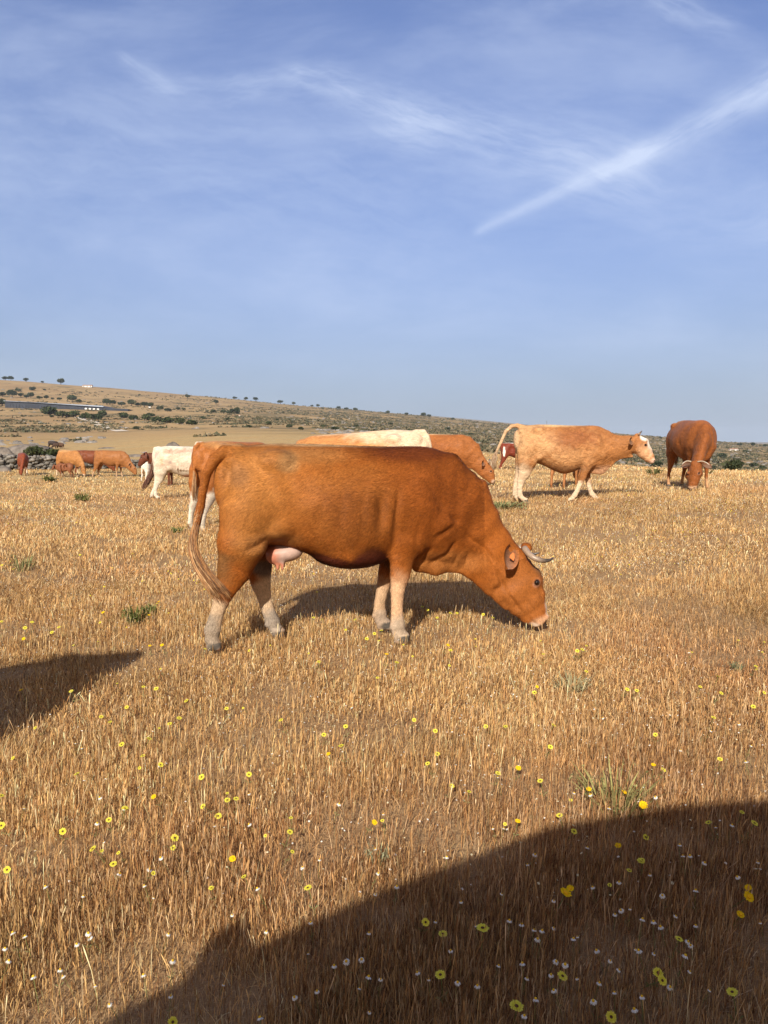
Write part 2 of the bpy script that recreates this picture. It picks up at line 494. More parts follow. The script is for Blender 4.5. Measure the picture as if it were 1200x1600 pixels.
# ------------------------------------------------------------------ cattle: bodies are one implicit surface each
class SDF:
    def __init__(s, lo, hi, h):
        s.lo = np.array(lo, float); s.h = h
        s.n = np.ceil((np.array(hi) - s.lo) / h).astype(int) + 1
        s.D = np.full(s.n, 1.0, np.float32)
        s.ax = [(s.lo[i] + h * np.arange(s.n[i])).astype(np.float32) for i in range(3)]
    def box(s, lo, hi):
        a = np.clip(np.floor((np.array(lo) - s.lo) / s.h).astype(int), 0, s.n - 1)
        b = np.clip(np.ceil((np.array(hi) - s.lo) / s.h).astype(int) + 1, 1, s.n)
        sl = tuple(slice(a[i], max(b[i], a[i] + 1)) for i in range(3))
        X, Y, Z = np.meshgrid(s.ax[0][sl[0]], s.ax[1][sl[1]], s.ax[2][sl[2]], indexing='ij')
        return sl, X, Y, Z
    def put(s, sl, d, k, sub=False):
        A = s.D[sl]
        if sub:
            d = -d
            hh = np.clip(0.5 + 0.5 * (A - d) / k, 0, 1)      # smooth max
            s.D[sl] = (d + (A - d) * hh + k * hh * (1 - hh)).astype(np.float32)
        else:
            hh = np.clip(0.5 + 0.5 * (d - A) / k, 0, 1)
            s.D[sl] = (d + (A - d) * hh - k * hh * (1 - hh)).astype(np.float32)
    def seg(s, A, B, ra, rb, k=0.04, sub=False, side=(0, 1, 0), cap=1.0):
        """tapered elliptical segment; r = (in plane, lateral)"""
        A = np.array(A, float); B = np.array(B, float)
        ra = np.array(ra if np.ndim(ra) else (ra, ra), float); rb = np.array(rb if np.ndim(rb) else (rb, rb), float)
        R_ = max(ra.max(), rb.max()); pad = R_ + k + 2 * s.h
        sl, X, Y, Z = s.box(np.minimum(A, B) - pad, np.maximum(A, B) + pad)
        u = B - A; L = np.linalg.norm(u)
        if L < 1e-6:
            u = np.array([1.0, 0, 0]); L = 1e-6
        else:
            u = u / L
        v = np.array(side, float); v = v - (v @ u) * u; v /= np.linalg.norm(v); w = np.cross(u, v)
        px, py, pz = X - A[0], Y - A[1], Z - A[2]
        al = px * u[0] + py * u[1] + pz * u[2]
        t = np.clip(al / L, 0, 1); ex = al - t * L
        lat = px * v[0] + py * v[1] + pz * v[2]
        inp = px * w[0] + py * w[1] + pz * w[2]
        rw = ra[0] + (rb[0] - ra[0]) * t; rv = ra[1] + (rb[1] - ra[1]) * t; rc = np.minimum(rw, rv) * cap
        q0, q1, q2 = ex / rc, lat / rv, inp / rw
        k0 = np.sqrt(q0 * q0 + q1 * q1 + q2 * q2) + 1e-6
        k1 = np.sqrt((q0 / rc) ** 2 + (q1 / rv) ** 2 + (q2 / rw) ** 2) + 1e-6
        s.put(sl, k0 * (k0 - 1) / k1, k, sub)
    def ell(s, C, r, k=0.05, sub=False, rot=0.0):
        """ellipsoid, rot = turn in the x-z plane"""
        C = np.array(C, float); r = np.array(r, float); pad = r.max() + k + 2 * s.h
        sl, X, Y, Z = s.box(C - pad, C + pad)
        X, Y, Z = X - C[0], Y - C[1], Z - C[2]
        c, n = math.cos(rot), math.sin(rot)
        X, Z = X * c + Z * n, -X * n + Z * c
        k0 = np.sqrt((X / r[0]) ** 2 + (Y / r[1]) ** 2 + (Z / r[2]) ** 2) + 1e-6
        k1 = np.sqrt((X / r[0] ** 2) ** 2 + (Y / r[1] ** 2) ** 2 + (Z / r[2] ** 2) ** 2) + 1e-6
        s.put(sl, k0 * (k0 - 1) / k1, k, sub)
    def torso(s, st, k=0.03, bend=None):
        """st rows: x, z top, z bottom, half width, y centre"""
        st = np.array(st, float); xs = st[:, 0]
        sl, X, Y, Z = s.box((xs[0] - .15, -.6, st[:, 2].min() - .12), (xs[-1] + .15, .6, st[:, 1].max() + .12))
        xx = X[:, 0, 0]
        fx = np.linspace(xs[0], xs[-1], 120)
        def cub(c):
            y = np.interp(fx, xs, st[:, c]); g = np.exp(-0.5 * (np.arange(-9, 10) / 3.2) ** 2); g /= g.sum()
            yp = np.pad(y, 9, mode='reflect', reflect_type='odd')
            y = np.convolve(yp, g, mode='valid')
            return np.interp(np.clip(xx, xs[0], xs[-1]), fx, y)[:, None, None]
        top, bot, wid, yc = cub(1), cub(2), cub(3), cub(4)
        h = (top - bot) / 2; zc = (top + bot) / 2
        zn = (Z - zc) / h
        wd = wid * (1 - 0.20 * np.clip(zn + 0.05, 0, 1) ** 1.5 - 0.06 * np.clip(-zn, 0, 1))
        ex = (X - np.clip(X, xs[0], xs[-1])) / 0.09
        e = (np.abs((Y - yc) / wd) ** 2.25 + np.abs(zn) ** 2.25 + np.abs(ex) ** 2.25 + 1e-6) ** (1 / 2.25)
        s.put(sl, (e - 1) * np.minimum(wd, h) * 0.9, k)
    def mesh(s):
        D = s.D; ins = D < 0
        n = D.shape
        c = np.zeros((n[0] - 1, n[1] - 1, n[2] - 1), np.int8)
        offs = [(a, b, d) for a in (0, 1) for b in (0, 1) for d in (0, 1)]
        def sh(A, o): return A[o[0]:n[0] - 1 + o[0], o[1]:n[1] - 1 + o[1], o[2]:n[2] - 1 + o[2]]
        for o in offs:
            c += sh(ins, o)
        act = (c > 0) & (c < 8)
        idx = np.full(act.shape, -1, np.int64); I = np.argwhere(act); idx[act] = np.arange(len(I))
        acc = np.zeros((len(I), 3)); cnt = np.zeros(len(I))
        for ax in range(3):
            for a in (0, 1):
                for b in (0, 1):
                    o0 = [0, 0, 0]; oth = [q for q in range(3) if q != ax]
                    o0[oth[0]] = a; o0[oth[1]] = b; o1 = list(o0); o1[ax] = 1
                    d0 = D[I[:, 0] + o0[0], I[:, 1] + o0[1], I[:, 2] + o0[2]]
                    d1 = D[I[:, 0] + o1[0], I[:, 1] + o1[1], I[:, 2] + o1[2]]
                    m = (d0 < 0) != (d1 < 0)
                    t = np.where(m, d0 / np.where(m, d0 - d1, 1), 0)
                    p = np.array(o0, float)[None, :] + np.zeros((len(I), 3)); p[:, ax] += t
                    acc += p * m[:, None]; cnt += m
        V = (I + acc / cnt[:, None]) * s.h + s.lo
        F = []
        for ax in range(3):
            o1, o2 = [q for q in range(3) if q != ax]
            a = [slice(None)] * 3; b = [slice(None)] * 3
            a[ax] = slice(0, n[ax] - 1); b[ax] = slice(1, n[ax])
            m = ins[tuple(a)] != ins[tuple(b)]
            E = np.argwhere(m)
            E = E[(E[:, o1] > 0) & (E[:, o2] > 0) & (E[:, o1] < n[o1] - 1) & (E[:, o2] < n[o2] - 1)]
            sg = ins[tuple(a)][E[:, 0], E[:, 1], E[:, 2]]
            def cell(d1, d2):
                q = E.copy(); q[:, o1] -= d1; q[:, o2] -= d2
                return idx[q[:, 0], q[:, 1], q[:, 2]]
            Q = np.stack([cell(1, 1), cell(0, 1), cell(0, 0), cell(1, 0)], 1)
            flip = sg if ax != 1 else ~sg
            Q[~flip] = Q[~flip][:, ::-1]
            F.append(Q)
        F = np.concatenate(F); F = F[(F >= 0).all(1)]
        return V, F


def smooth_mesh(V, F, it=2, f=0.4):
    E = np.concatenate([F[:, [0, 1]], F[:, [1, 2]], F[:, [2, 3]], F[:, [3, 0]]])
    for _ in range(it):
        acc = np.zeros_like(V); cnt = np.zeros(len(V))
        for a, b in ((0, 1), (1, 0)):
            for c in range(3):
                acc[:, c] += np.bincount(E[:, a], V[E[:, b], c], len(V))
            cnt += np.bincount(E[:, a], minlength=len(V))
        V = V + f * (acc / np.maximum(cnt, 1)[:, None] - V)
    return V


def vert_normals(V, F):
    n = np.cross(V[F[:, 2]] - V[F[:, 0]], V[F[:, 3]] - V[F[:, 1]])
    N = np.zeros_like(V)
    for k in range(4):
        for c in range(3):
            N[:, c] += np.bincount(F[:, k], n[:, c], len(V))
    return N / (np.linalg.norm(N, axis=1)[:, None] + 1e-12)


def coat_material(name, curl=False, streak=0.27, fine=1.0):
    """hide with short hair: colour from the painted coat, broken by hair streaks lying back and down"""
    m, t, out = new_mat(name)
    b = t.new('ShaderNodeBsdfPrincipled')
    at = t.new('ShaderNodeAttribute'); at.attribute_name = 'Col'
    tc = t.new('ShaderNodeTexCoord'); ob = tc.outputs['Object']
    wob = t.new('ShaderNodeTexNoise'); t.l.new(ob, wob.inputs['Vector']); wob.inputs['Scale'].default_value = 5.0; wob.inputs['Detail'].default_value = 3
    wv = t.new('ShaderNodeVectorMath', operation='SCALE'); t.l.new(wob.outputs['Color'], wv.inputs[0]); wv.inputs['Scale'].default_value = 0.07 if not curl else 0.35
    av = t.new('ShaderNodeVectorMath', operation='ADD'); t.l.new(ob, av.inputs[0]); t.l.new(wv.outputs[0], av.inputs[1])
    hair = t.noise(t.mapping(av.outputs[0], (20 * fine, 75 * fine, 80 * fine), (0, RAD(-32), 0)), 1.0, 4, 0.7)
    tuft = t.noise(t.mapping(av.outputs[0], (7, 16, 22), (0, RAD(-32), 0)), 1.0, 4, 0.6)
    k = t.m('MULTIPLY', t.mapr(hair, .28, .72, 1 - streak, 1 + streak), t.mapr(tuft, .25, .75, 0.84, 1.14))
    vm = t.new('ShaderNodeVectorMath', operation='SCALE'); t.l.new(at.outputs['Color'], vm.inputs[0]); t.l.new(k, vm.inputs['Scale'])
    t.l.new(vm.outputs[0], b.inputs['Base Color'])
    b.inputs['Roughness'].default_value = 0.5
    b.inputs['Specular IOR Level'].default_value = 0.13
    b.inputs['Sheen Weight'].default_value = 0.03
    b.inputs['Sheen Roughness'].default_value = 0.5
    b.inputs['Sheen Tint'].default_value = (1.0, 0.75, 0.5, 1)
    hgt = t.m('ADD', t.m('MULTIPLY', hair, 0.35), t.m('MULTIPLY', tuft, 0.7 if not curl else 2.6))
    bp = t.new('ShaderNodeBump'); bp.inputs['Distance'].default_value = 0.006 if not curl else 0.012; bp.inputs['Strength'].default_value = 0.75
    t.l.new(hgt, bp.inputs['Height']); t.l.new(bp.outputs[0], b.inputs['Normal'])
    t.l.new(b.outputs[0], out.inputs[0])
    return m


M_COAT = coat_material('short_coat')
M_CURL = coat_material('curly_coat', True, 0.25, 0.5)
M_EYE, _t, _o = new_mat('eye_gloss')
_b = _t.new('ShaderNodeBsdfPrincipled'); _b.inputs['Base Color'].default_value = (0.012, 0.006, 0.004, 1); _b.inputs['Roughness'].default_value = 0.08
_t.l.new(_b.outputs[0], _o.inputs[0])
M_HORN = simple_mat('horn', None, 0.38, 0.18, 60, attr=True, spec=0.5, bump=0.002)
M_HAIR = simple_mat('tail_hair', None, 0.6, 0.25, 25, attr=True, spec=0.3)
M_TAG = simple_mat('ear_tag_plastic', (0.75, 0.22, 0.06), 0.45, 0.08, 20)
M_SKIN = simple_mat('udder_skin', None, 0.5, 0.12, 18, attr=True, spec=0.4, bump=0.002)

# blueprint of a cow in photograph pixels of the near animal: (column, row), half sizes in pixels, sideways in metres
TORSO = [(356, 716, 800, .12), (368, 701, 838, .20), (390, 697, 862, .255), (430, 693, 848, .285), (465, 694, 858, .295), (500, 695, 872, .325),
         (540, 697, 883, .345), (580, 698, 878, .335), (612, 699, 865, .305), (642, 698, 868, .275), (670, 699, 876, .245), (694, 707, 880, .20), (708, 717, 876, .15)]
GRAZE = dict(
    neck=[((676, 792), 86, .185), ((708, 806), 76, .155), ((736, 834), 55, .118), ((760, 863), 46, .10), ((785, 890), 43, .095)],
    head=[((802, 886), 30, .085), ((809, 914), 42, .098), ((824, 940), 31, .080), ((834, 958), 22, .066), ((840, 968), 15, .062)],
    poll=(812, 866), eye=((832, 907), .088), ear=((797, 851), .100), horn=((819, 858), .06),
    dewlap=[((655, 872), 22), ((682, 876), 20), ((708, 878), 14), ((735, 893), 8), ((765, 921), 7), ((790, 946), 6)],
    nose=(850, 966), mouth=(838, 975))
LEVEL = dict(
    neck=[((680, 785), 76, .18), ((715, 785), 62, .145), ((748, 786), 50, .115), ((780, 782), 42, .10), ((806, 772), 36, .09)],
    head=[((818, 756), 25, .085), ((836, 779), 37, .098), ((858, 808), 26, .080), ((873, 828), 19, .064), ((881, 840), 13, .060)],
    poll=(826, 737), eye=((858, 776), .088), ear=((812, 752), .085), horn=((832, 736), .06),
    dewlap=[((655, 872), 22), ((690, 874), 24), ((722, 850), 16), ((752, 830), 10), ((785, 822), 7), ((808, 822), 6)],
    nose=(890, 838), mouth=(878, 850))
LOW = dict(   # head to the ground further out
    neck=[((680, 790), 78, .18), ((712, 806), 66, .145), ((742, 836), 52, .115), ((764, 868), 44, .10), ((780, 895), 38, .09)],
    head=[((786, 898), 25, .085), ((790, 927), 36, .098), ((800, 955), 26, .080), ((806, 975), 19, .064), ((809, 987), 13, .060)],
    poll=(796, 880), eye=((812, 925), .088), ear=((782, 884), .085), horn=((801, 879), .06),
    dewlap=[((655, 872), 22), ((682, 876), 20), ((704, 880), 14), ((728, 902), 8), ((752, 930), 7), ((768, 950), 6)],
    nose=(815, 986), mouth=(802, 992))
HIND = [(392, 800, 46, .13), (384, 848, 36, .105), (372, 890, 26, .068), (354, 926, 15, .038), (343, 955, 10.5, .030), (337, 982, 11, .031), (339, 994, 9.5, .029), (345, 1003, 12, .036)]
FORE = [(650, 800, 36, .10), (640, 845, 26, .078), (634, 878, 17, .055), (631, 905, 13.5, .042), (630, 928, 10.5, .032), (630, 962, 9.5, .029), (631, 980, 11, .033), (633, 992, 9.5, .030), (637, 1003, 12, .038)]


def leg_shift(base, dx_mid, dx_foot, foot_dy=0):
    """the same leg swung: joints below the trunk slide along"""
    n = len(base); out = []
    for i, (x, y, r, w) in enumerate(base):
        f = i / (n - 1)
        if f < 0.45:
            dx = dx_mid * f / 0.45
        else:
            dx = dx_mid + (dx_foot - dx_mid) * (f - 0.45) / 0.55
        out.append((x + dx, y + foot_dy * f * f, r, w))
    return out


def ear_geo(base, axis, up, length, width, cup=0.5):
    """cupped ear; axis = root to tip, up = the way the opening faces"""
    base = np.array(base, float); a = np.array(axis, float); a /= np.linalg.norm(a)
    u = np.array(up, float); u -= (u @ a) * a; u /= np.linalg.norm(u); sd = np.cross(a, u)
    nu, nv = 11, 9
    V = []
    for lay in (0, 1):
        for i in range(nu):
            t = i / (nu - 1)
            w = width * 0.5 * (math.sin(math.pi * min(1, (t * 0.86 + 0.14))) ** 0.62) * (1 if t < .98 else .4) + 0.003
            for j in range(nv):
                q = -1 + 2 * j / (nv - 1)
                dep = -cup * width * 0.5 * (1 - q * q) * (1 - 0.5 * t)
                p = base + a * length * t + sd * w * q * (1 - 0.25 * cup) + u * (dep + 0.25 * length * 0.18 * t * t) - u * 0.007 * lay
                V.append(p)
    F = []
    for lay in (0, 1):
        for i in range(nu - 1):
            for j in range(nv - 1):
                q = [lay * nu * nv + i * nv + j, lay * nu * nv + i * nv + j + 1, lay * nu * nv + (i + 1) * nv + j + 1, lay * nu * nv + (i + 1) * nv + j]
                F.append(q if lay == 0 else q[::-1])
    return np.array(V), np.array(F)


def bez(P, n=24):
    """smooth curve through control points"""
    P = np.array(P, float); K = len(P); t = np.linspace(0, K - 1, n); out = []
    for q in t:
        i = min(int(q), K - 2); f = q - i
        p0, p1, p2, p3 = P[max(i - 1, 0)], P[i], P[i + 1], P[min(i + 2, K - 1)]
        out.append(0.5 * ((2 * p1) + (-p0 + p2) * f + (2 * p0 - 5 * p1 + 4 * p2 - p3) * f ** 2 + (-p0 + 3 * p1 - 3 * p2 + p3) * f ** 3))
    return np.array(out)


def build_cow(name, label, loc, yaw, spec):
    """spec: M mapping (column,row,side)->local xyz, S local metres per pixel, res, pose, legs, tail, coat, paint..."""
    M = spec['M']; S = spec['S']; res = spec['res']; pose = spec['pose']; wk = spec.get('wk', 1.0)
    root = empty(name, loc, yaw)
    tag(root, label, spec.get('cat', 'cow'), spec.get('group'))
    hl = spec.get('head_side', 0.0)            # sideways offset of the head end
    def side_at(px):                           # neck bends sideways progressively
        n0 = pose['neck'][0][0][0]; n1 = pose['nose'][0]
        return hl * max(0.0, min(1.15, (px - n0) / (n1 - n0))) ** 1.3
    pts = []
    legs = spec['legs']
    for L in legs:
        for (x, y, r, w) in L[1]:
            pts.append(M(x, y, L[0]))
    for (c, r, w) in pose['neck'] + pose['head']:
        pts.append(M(c[0], c[1], side_at(c[0])))
    for t in TORSO:
        pts.append(M(t[0], t[1], .3)); pts.append(M(t[0], t[2], -.3))
    for t in spec['tail'][:spec.get('tail_n', 4) + 1]:
        pts.append(M(t[0], t[1], 0))
    pts = np.array(pts); pad = 0.2
    lo = pts.min(0) - pad; hi = pts.max(0) + pad
    lo[2] = min(lo[2] + pad - 0.06, 0 - 0.08)
    g = SDF(lo, hi, res)
    bul = spec.get('belly', 0)
    st = []
    for (x, a, b, w) in TORSO:
        bb = b + bul * math.exp(-((x - 540) / 70) ** 2)
        A = M(x, a, 0); B = M(x, bb, 0)
        st.append((A[0], A[2], B[2], w * wk, 0.0))
    g.torso(st, 0.03)
    P = lambda x, y, sd=0.0: M(x, y, sd)
    # trunk masses: hooks, pins, thurl, shoulder blade, point of shoulder, brisket
    for sgn in (-1, 1):
        g.ell(P(431, 719, sgn * .200 * wk), (.085, .055, .050), .085)
        g.ell(P(366, 722, sgn * .085 * wk), (.045, .045, .04), .05)
        g.ell(P(392, 790, sgn * .165 * wk), (.15, .115, .20), .08)
        g.ell(P(655, 780, sgn * .165 * wk), (.11, .080, .20), .09, rot=RAD(-14))
        g.ell(P(690, 815, sgn * .13 * wk), (.085, .09, .085), .07)
        g.ell(P(437, 826, sgn * .20 * wk), (.09, .06, .05), .07, rot=RAD(25))
        # hollow of the flank and behind the shoulder
        g.ell(P(470, 765, sgn * .375 * wk), (.13, .085, .12), .06, sub=True)
        g.ell(P(603, 800, sgn * .40 * wk), (.05, .10, .17), .06, sub=True)
    if 'bony' in spec:
        for i in range(7):
            x = 495 + i * 18
            for sgn in (-1, 1):
                g.seg(P(x + 8, 740, sgn * .29 * wk), P(x - 8, 835, sgn * .335 * wk), .016, .016, .05)
    # neck, dewlap, head
    def chain(rows, k, **kw):
        for (a, b) in zip(rows[:-1], rows[1:]):
            A = P(a[0][0], a[0][1], side_at(a[0][0])); B = P(b[0][0], b[0][1], side_at(b[0][0]))
            g.seg(A, B, (a[1] * S(a[0][0]), a[2]), (b[1] * S(b[0][0]), b[2]), k, cap=0.8, **kw)
    chain(pose['neck'], 0.05)
    dw = pose['dewlap']
    for a, b in zip(dw[:-1], dw[1:]):
        g.seg(P(a[0][0], a[0][1], side_at(a[0][0])), P(b[0][0], b[0][1], side_at(b[0][0])), (a[1] * S(a[0][0]), .05 if a[1] > 15 else .028), (b[1] * S(b[0][0]), .05 if b[1] > 15 else .026), 0.035)
    chain(pose['head'], 0.03)
    hs = side_at(pose['poll'][0])
    hx, hy = pose['poll']
    g.ell(P(hx - 1, hy + 3, hs), (.05, .075, .045), .03)
    ex, ey = pose['eye'][0]; es = side_at(ex); ew = pose['eye'][1]
    # frame of the face
    e_c = np.array(P(ex, ey, es)); nz_ = np.array(P(*pose['nose'], side_at(pose['nose'][0]))); pl = np.array(P(hx, hy, hs))
    fd = nz_ - pl; fd /= np.linalg.norm(fd)
    latv = np.cross(np.array([0, 0, 1.0]), fd * np.array([1, 1, 0])); latv /= np.linalg.norm(latv) + 1e-9
    if fd[0] < 0 and abs(fd[1]) < abs(fd[0]): latv = latv
    up_f = np.cross(fd, latv); up_f /= np.linalg.norm(up_f)
    for sgn in (-1, 1):
        g.ell(e_c + sgn * latv * (ew - .020) + up_f * 0.004, (.030, .024, .028), .02)      # brow
        g.ell(e_c + sgn * latv * (ew + .004), (.017, .013, .017), .008, sub=True)           # socket
        cheek = np.array(P(pose['head'][1][0][0] - 6, pose['head'][1][0][1] + 12, es)) + sgn * latv * .055
        g.ell(cheek, (.07, .04, .07), .03)
    mz = np.array(P(*pose['mouth'], side_at(pose['mouth'][0])))
    for sgn in (-1, 1):
        g.ell(nz_ - fd * .02 + sgn * latv * .034, (.03, .032, .028), .02)
        g.ell(nz_ + sgn * latv * .040 + fd * .008 , (.013, .010, .013), .006, sub=True)
    # legs
    for (sd, L) in legs:
        sx = 1 if sd > 0 else -1
        n = len(L)
        for i in range(n - 1):
            a, b = L[i], L[i + 1]
            fa = 1 - 0.18 * (i / n) if n > 8 else 1.0
            A = P(a[0], a[1], sd * (0.86 if i == 0 else 1)); B = P(b[0], b[1], sd)
            g.seg(A, B, (a[2] * S(a[0]), a[3]), (b[2] * S(b[0]), b[3]), 0.05 if i < 2 else 0.012)
        # joints: hock point or knee, dew claws, cloven hoof
        x, y, r, w = L[3]
        if n == 8:
            g.seg(P(L[2][0] - 10, L[2][1] + 4, sd), P(x - 8, y - 3, sd), .020, .020, .03)
            g.ell(P(x - 9, y - 1, sd), (.022, .022, .03), .02)
        else:
            g.ell(P(x + 3, y + 2, sd), (.045, .042, .055), .02)
        x, y, r, w = L[-3]
        g.ell(P(x - 9, y + 4, sd - .014), (.014, .011, .015), .006); g.ell(P(x - 9, y + 4, sd + .014), (.014, .011, .015), .006)
        x, y, r, w = L[-1]
        for q in (-1, 1):
            g.seg(P(x - 3, y - 2, sd + q * .021), P(x + 7, y + 5, sd + q * .023), (.030, .020), (.020, .018), .006)
        g.seg(P(x + 14, y - 14, sd), P(x + 14, y + 10, sd), .006, .007, .006, sub=True)
    # the bony part of the tail
    tl = spec['tail']
    tr = spec.get('tail_r', [11, 8, 6.5, 5.5, 5, 4.5, 4, 4, 4])
    for i in range(min(spec.get('tail_n', 4), len(tl) - 1)):
        a, b = tl[i], tl[i + 1]
        g.seg(P(a[0], a[1], a[2]), P(b[0], b[1], b[2]), tr[i] * S(a[0]), tr[i + 1] * S(b[0]), .03 if i == 0 else .01)
    for e in spec.get('extra', []):
        e(g, P)
    V, F = g.mesh()
    V = smooth_mesh(V, F, spec.get('smooth', 2))
    N = vert_normals(V, F)
    amp = spec.get('lump', 0.006)
    wz = np.clip((V[:, 2] - .45) / .3, .15, 1)
    V = V + N * (amp * wz * vnoise(V, 4.5, 5, 1))[:, None]
    if 'folds' in spec:                        # skin folds: creases along short curves
        for (x1, y1, x2, y2, wpx, dep) in spec['folds']:
            A = np.array(P(x1, y1, 0)); B = np.array(P(x2, y2, 0)); ab = (B - A)[[0, 2]]; L2 = ab @ ab
            q = V[:, [0, 2]] - A[[0, 2]]; q = q + 0.012 * np.stack([vnoise(V, 9, 21), vnoise(V, 9, 22)], 1)
            t = np.clip(q @ ab / L2, 0, 1); d = np.linalg.norm(q - t[:, None] * ab, axis=1)
            sidef = np.abs(N[:, 1]) * np.sin(math.pi * np.clip(t, .04, .96))
            V = V - N * (dep * np.exp(-(d / (wpx * S(x1))) ** 2) * sidef)[:, None]
    # ears join the body mesh
    ears = []
    ex0, ey0 = pose['ear'][0]; eo = pose['ear'][1]
    tagpos = None
    for sgn in (-1, 1):
        b = np.array(P(ex0, ey0, side_at(ex0))) + sgn * latv * eo
        ax = spec.get('ear_axis', (-.30, .80, -.50)); upv = spec.get('ear_up', (.55, .45, .1))
        # ear_axis in face frame: (along x of body, sideways, up)
        A_ = np.array([1, 0, 0]) * ax[0] + latv * sgn * ax[1] + np.array([0, 0, 1]) * ax[2]
        U_ = np.array([1, 0, 0]) * upv[0] + latv * sgn * upv[1] + np.array([0, 0, 1]) * upv[2]
        v, f = ear_geo(b, A_, U_, .20 * spec.get('ear_k', 1), .145 * spec.get('ear_k', 1), .62)
        ears.append((v, f))
        if sgn == -1:
            A_ /= np.linalg.norm(A_); U_ -= (U_ @ A_) * A_; U_ /= np.linalg.norm(U_)
            tagpos = (b, A_, U_)
    nb = len(V)
    allV = [V]; allF = [F]; off = nb
    for v, f in ears:
        allV.append(v); allF.append(f + off); off += len(v)
    VV = np.concatenate(allV); FF = np.concatenate(allF)
    # coat
    base = np.array(spec['coat'], float)
    col = np.tile(base, (len(VV), 1))
    tone = 1 + spec.get('tone', .16) * vnoise(VV, 3.2, 31, 3)[:, None] * np.array([1, 1.15, 1.3])
    col = col * tone
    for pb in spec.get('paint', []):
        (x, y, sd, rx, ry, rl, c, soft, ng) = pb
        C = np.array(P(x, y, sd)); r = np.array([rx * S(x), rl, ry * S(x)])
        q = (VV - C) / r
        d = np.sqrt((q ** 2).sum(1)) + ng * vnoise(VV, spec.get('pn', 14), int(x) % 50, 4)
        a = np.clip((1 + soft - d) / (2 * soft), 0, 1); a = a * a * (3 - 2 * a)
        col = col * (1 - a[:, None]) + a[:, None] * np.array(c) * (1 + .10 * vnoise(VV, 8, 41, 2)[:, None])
    # hooves and mud by height
    for (sd, L) in legs:
        x, y, r, w = L[-1]; C = np.array(P(x + 2, y, sd))
        d = np.linalg.norm((VV - C) * np.array([1, 1, 1.4]), axis=1)
        a = np.clip((.062 - d) / .015, 0, 1)[:, None]
        a = a * (VV[:, 2] < C[2] + .022)[:, None]
        col = col * (1 - a) + a * np.array([.10, .085, .07])
    if 'socks' in spec:
        zs, sc = spec['socks']
        for (sd, L) in legs:
            C = np.array(P(L[-3][0], L[-3][1], sd))
        a = np.clip((zs - VV[:, 2] + .07 * vnoise(VV, 9, 51, 3)) / .09, 0, 1)
        hdm = (VV[:, 0] < P(pose['neck'][1][0][0], 800, 0)[0] + .02)
        a = (a * hdm)[:, None]
        dirt = 1 - .30 * np.clip(vnoise(VV, 16, 61, 3) + .15, 0, 1)[:, None] * np.clip((.32 - VV[:, 2]) / .2, 0, 1)[:, None]
        hoofm = (col[:, :1] < .16) & (VV[:, 2:3] < .10)
        col = np.where(hoofm, col, col * (1 - a) + a * np.array(sc) * dirt)
    # rims of the eyes
    for sgn in (-1, 1):
        C = e_c + sgn * latv * ew
        q = VV - C; d = np.linalg.norm(q, axis=1)
        ring = np.clip((.046 - d) / .012, 0, 1) * np.clip((.012 - q @ np.array([0, 0, 1.0])) / .02, .15, 1)
        col = col * (1 - .7 * ring[:, None]) + .7 * ring[:, None] * np.clip(base * 1.2 + .11, 0, .7)
        rim = np.clip((.029 - d) / .006, 0, 1)[:, None]
        col = col * (1 - rim) + rim * np.array([.07, .035, .02])
    for sgn in (-1, 1):        # nostrils
        C = nz_ + sgn * latv * .040 + fd * .008
        rim = np.clip((.019 - np.linalg.norm(VV - C, axis=1)) / .006, 0, 1)[:, None]
        col = col * (1 - rim) + rim * np.array([.06, .03, .025])
    # inside of ears
    for i, (v, f) in enumerate(ears):
        s0 = nb + i * len(v); inner = slice(s0, s0 + len(v) // 2)
        edge = np.tile(np.abs(np.linspace(-1, 1, 9)), 11)[:, None]
        ti = np.repeat(np.linspace(0, 1, 11), 9)[:, None]
        dark = np.array(spec.get('ear_in', (.13, .065, .035)))
        col[inner] = dark * (1 - edge ** 3) + col[inner] * edge ** 3 + ti * .05
    col = np.clip(col, 0.01, 0.9)
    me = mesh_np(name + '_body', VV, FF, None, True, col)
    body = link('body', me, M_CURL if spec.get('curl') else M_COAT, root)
    if spec.get('fur'):
        link('hair', fur(V, F, col[:nb], spec['fur'], [e_c - latv * ew, e_c + latv * ew, nz_], P(pose['neck'][3][0][0], 0, 0)[0]), M_FUR, root)
    # eyes
    if spec.get('eyes', True):
        for sgn in (-1, 1):
            v, f4, f3 = sphere_np(e_c + sgn * latv * (ew - .008), .021, 14, 10)
            link('eye', mesh_np('eye', v, f4, f3), M_EYE, root)
    # horns
    if 'horn' in spec and spec['horn']:
        hb = pose['horn']; c0, c1 = spec.get('horn_col', ((.50, .36, .25), (.10, .075, .06)))
        hkk = spec.get('horn_k', 1.0)
        for sgn in (-1, 1):
            b = np.array(P(hb[0][0], hb[0][1], side_at(hb[0][0]))) + sgn * latv * hb[1]
            K = [b + hkk * (np.array([1, 0, 0]) * q[0] + latv * sgn * q[1] + np.array([0, 0, 1]) * q[2]) for q in spec['horn']]
            pts_ = bez(K, 18); rr = np.interp(np.linspace(0, 1, 18), [0, .3, .7, .93, 1], np.array([.030, .026, .018, .008, .002]) * spec.get('horn_r', 1.0))
            v, f4, f3 = tube_np(pts_, rr, 12)
            tt = np.concatenate([np.repeat(np.linspace(0, 1, 18), 12), [0, 1]])[:, None]
            tt = np.clip((tt - .42) / .25, 0, 1)
            link('horn', mesh_np('horn', v, f4, f3, True, np.array(c0) * (1 - tt) + np.array(c1) * tt), M_HORN, root)
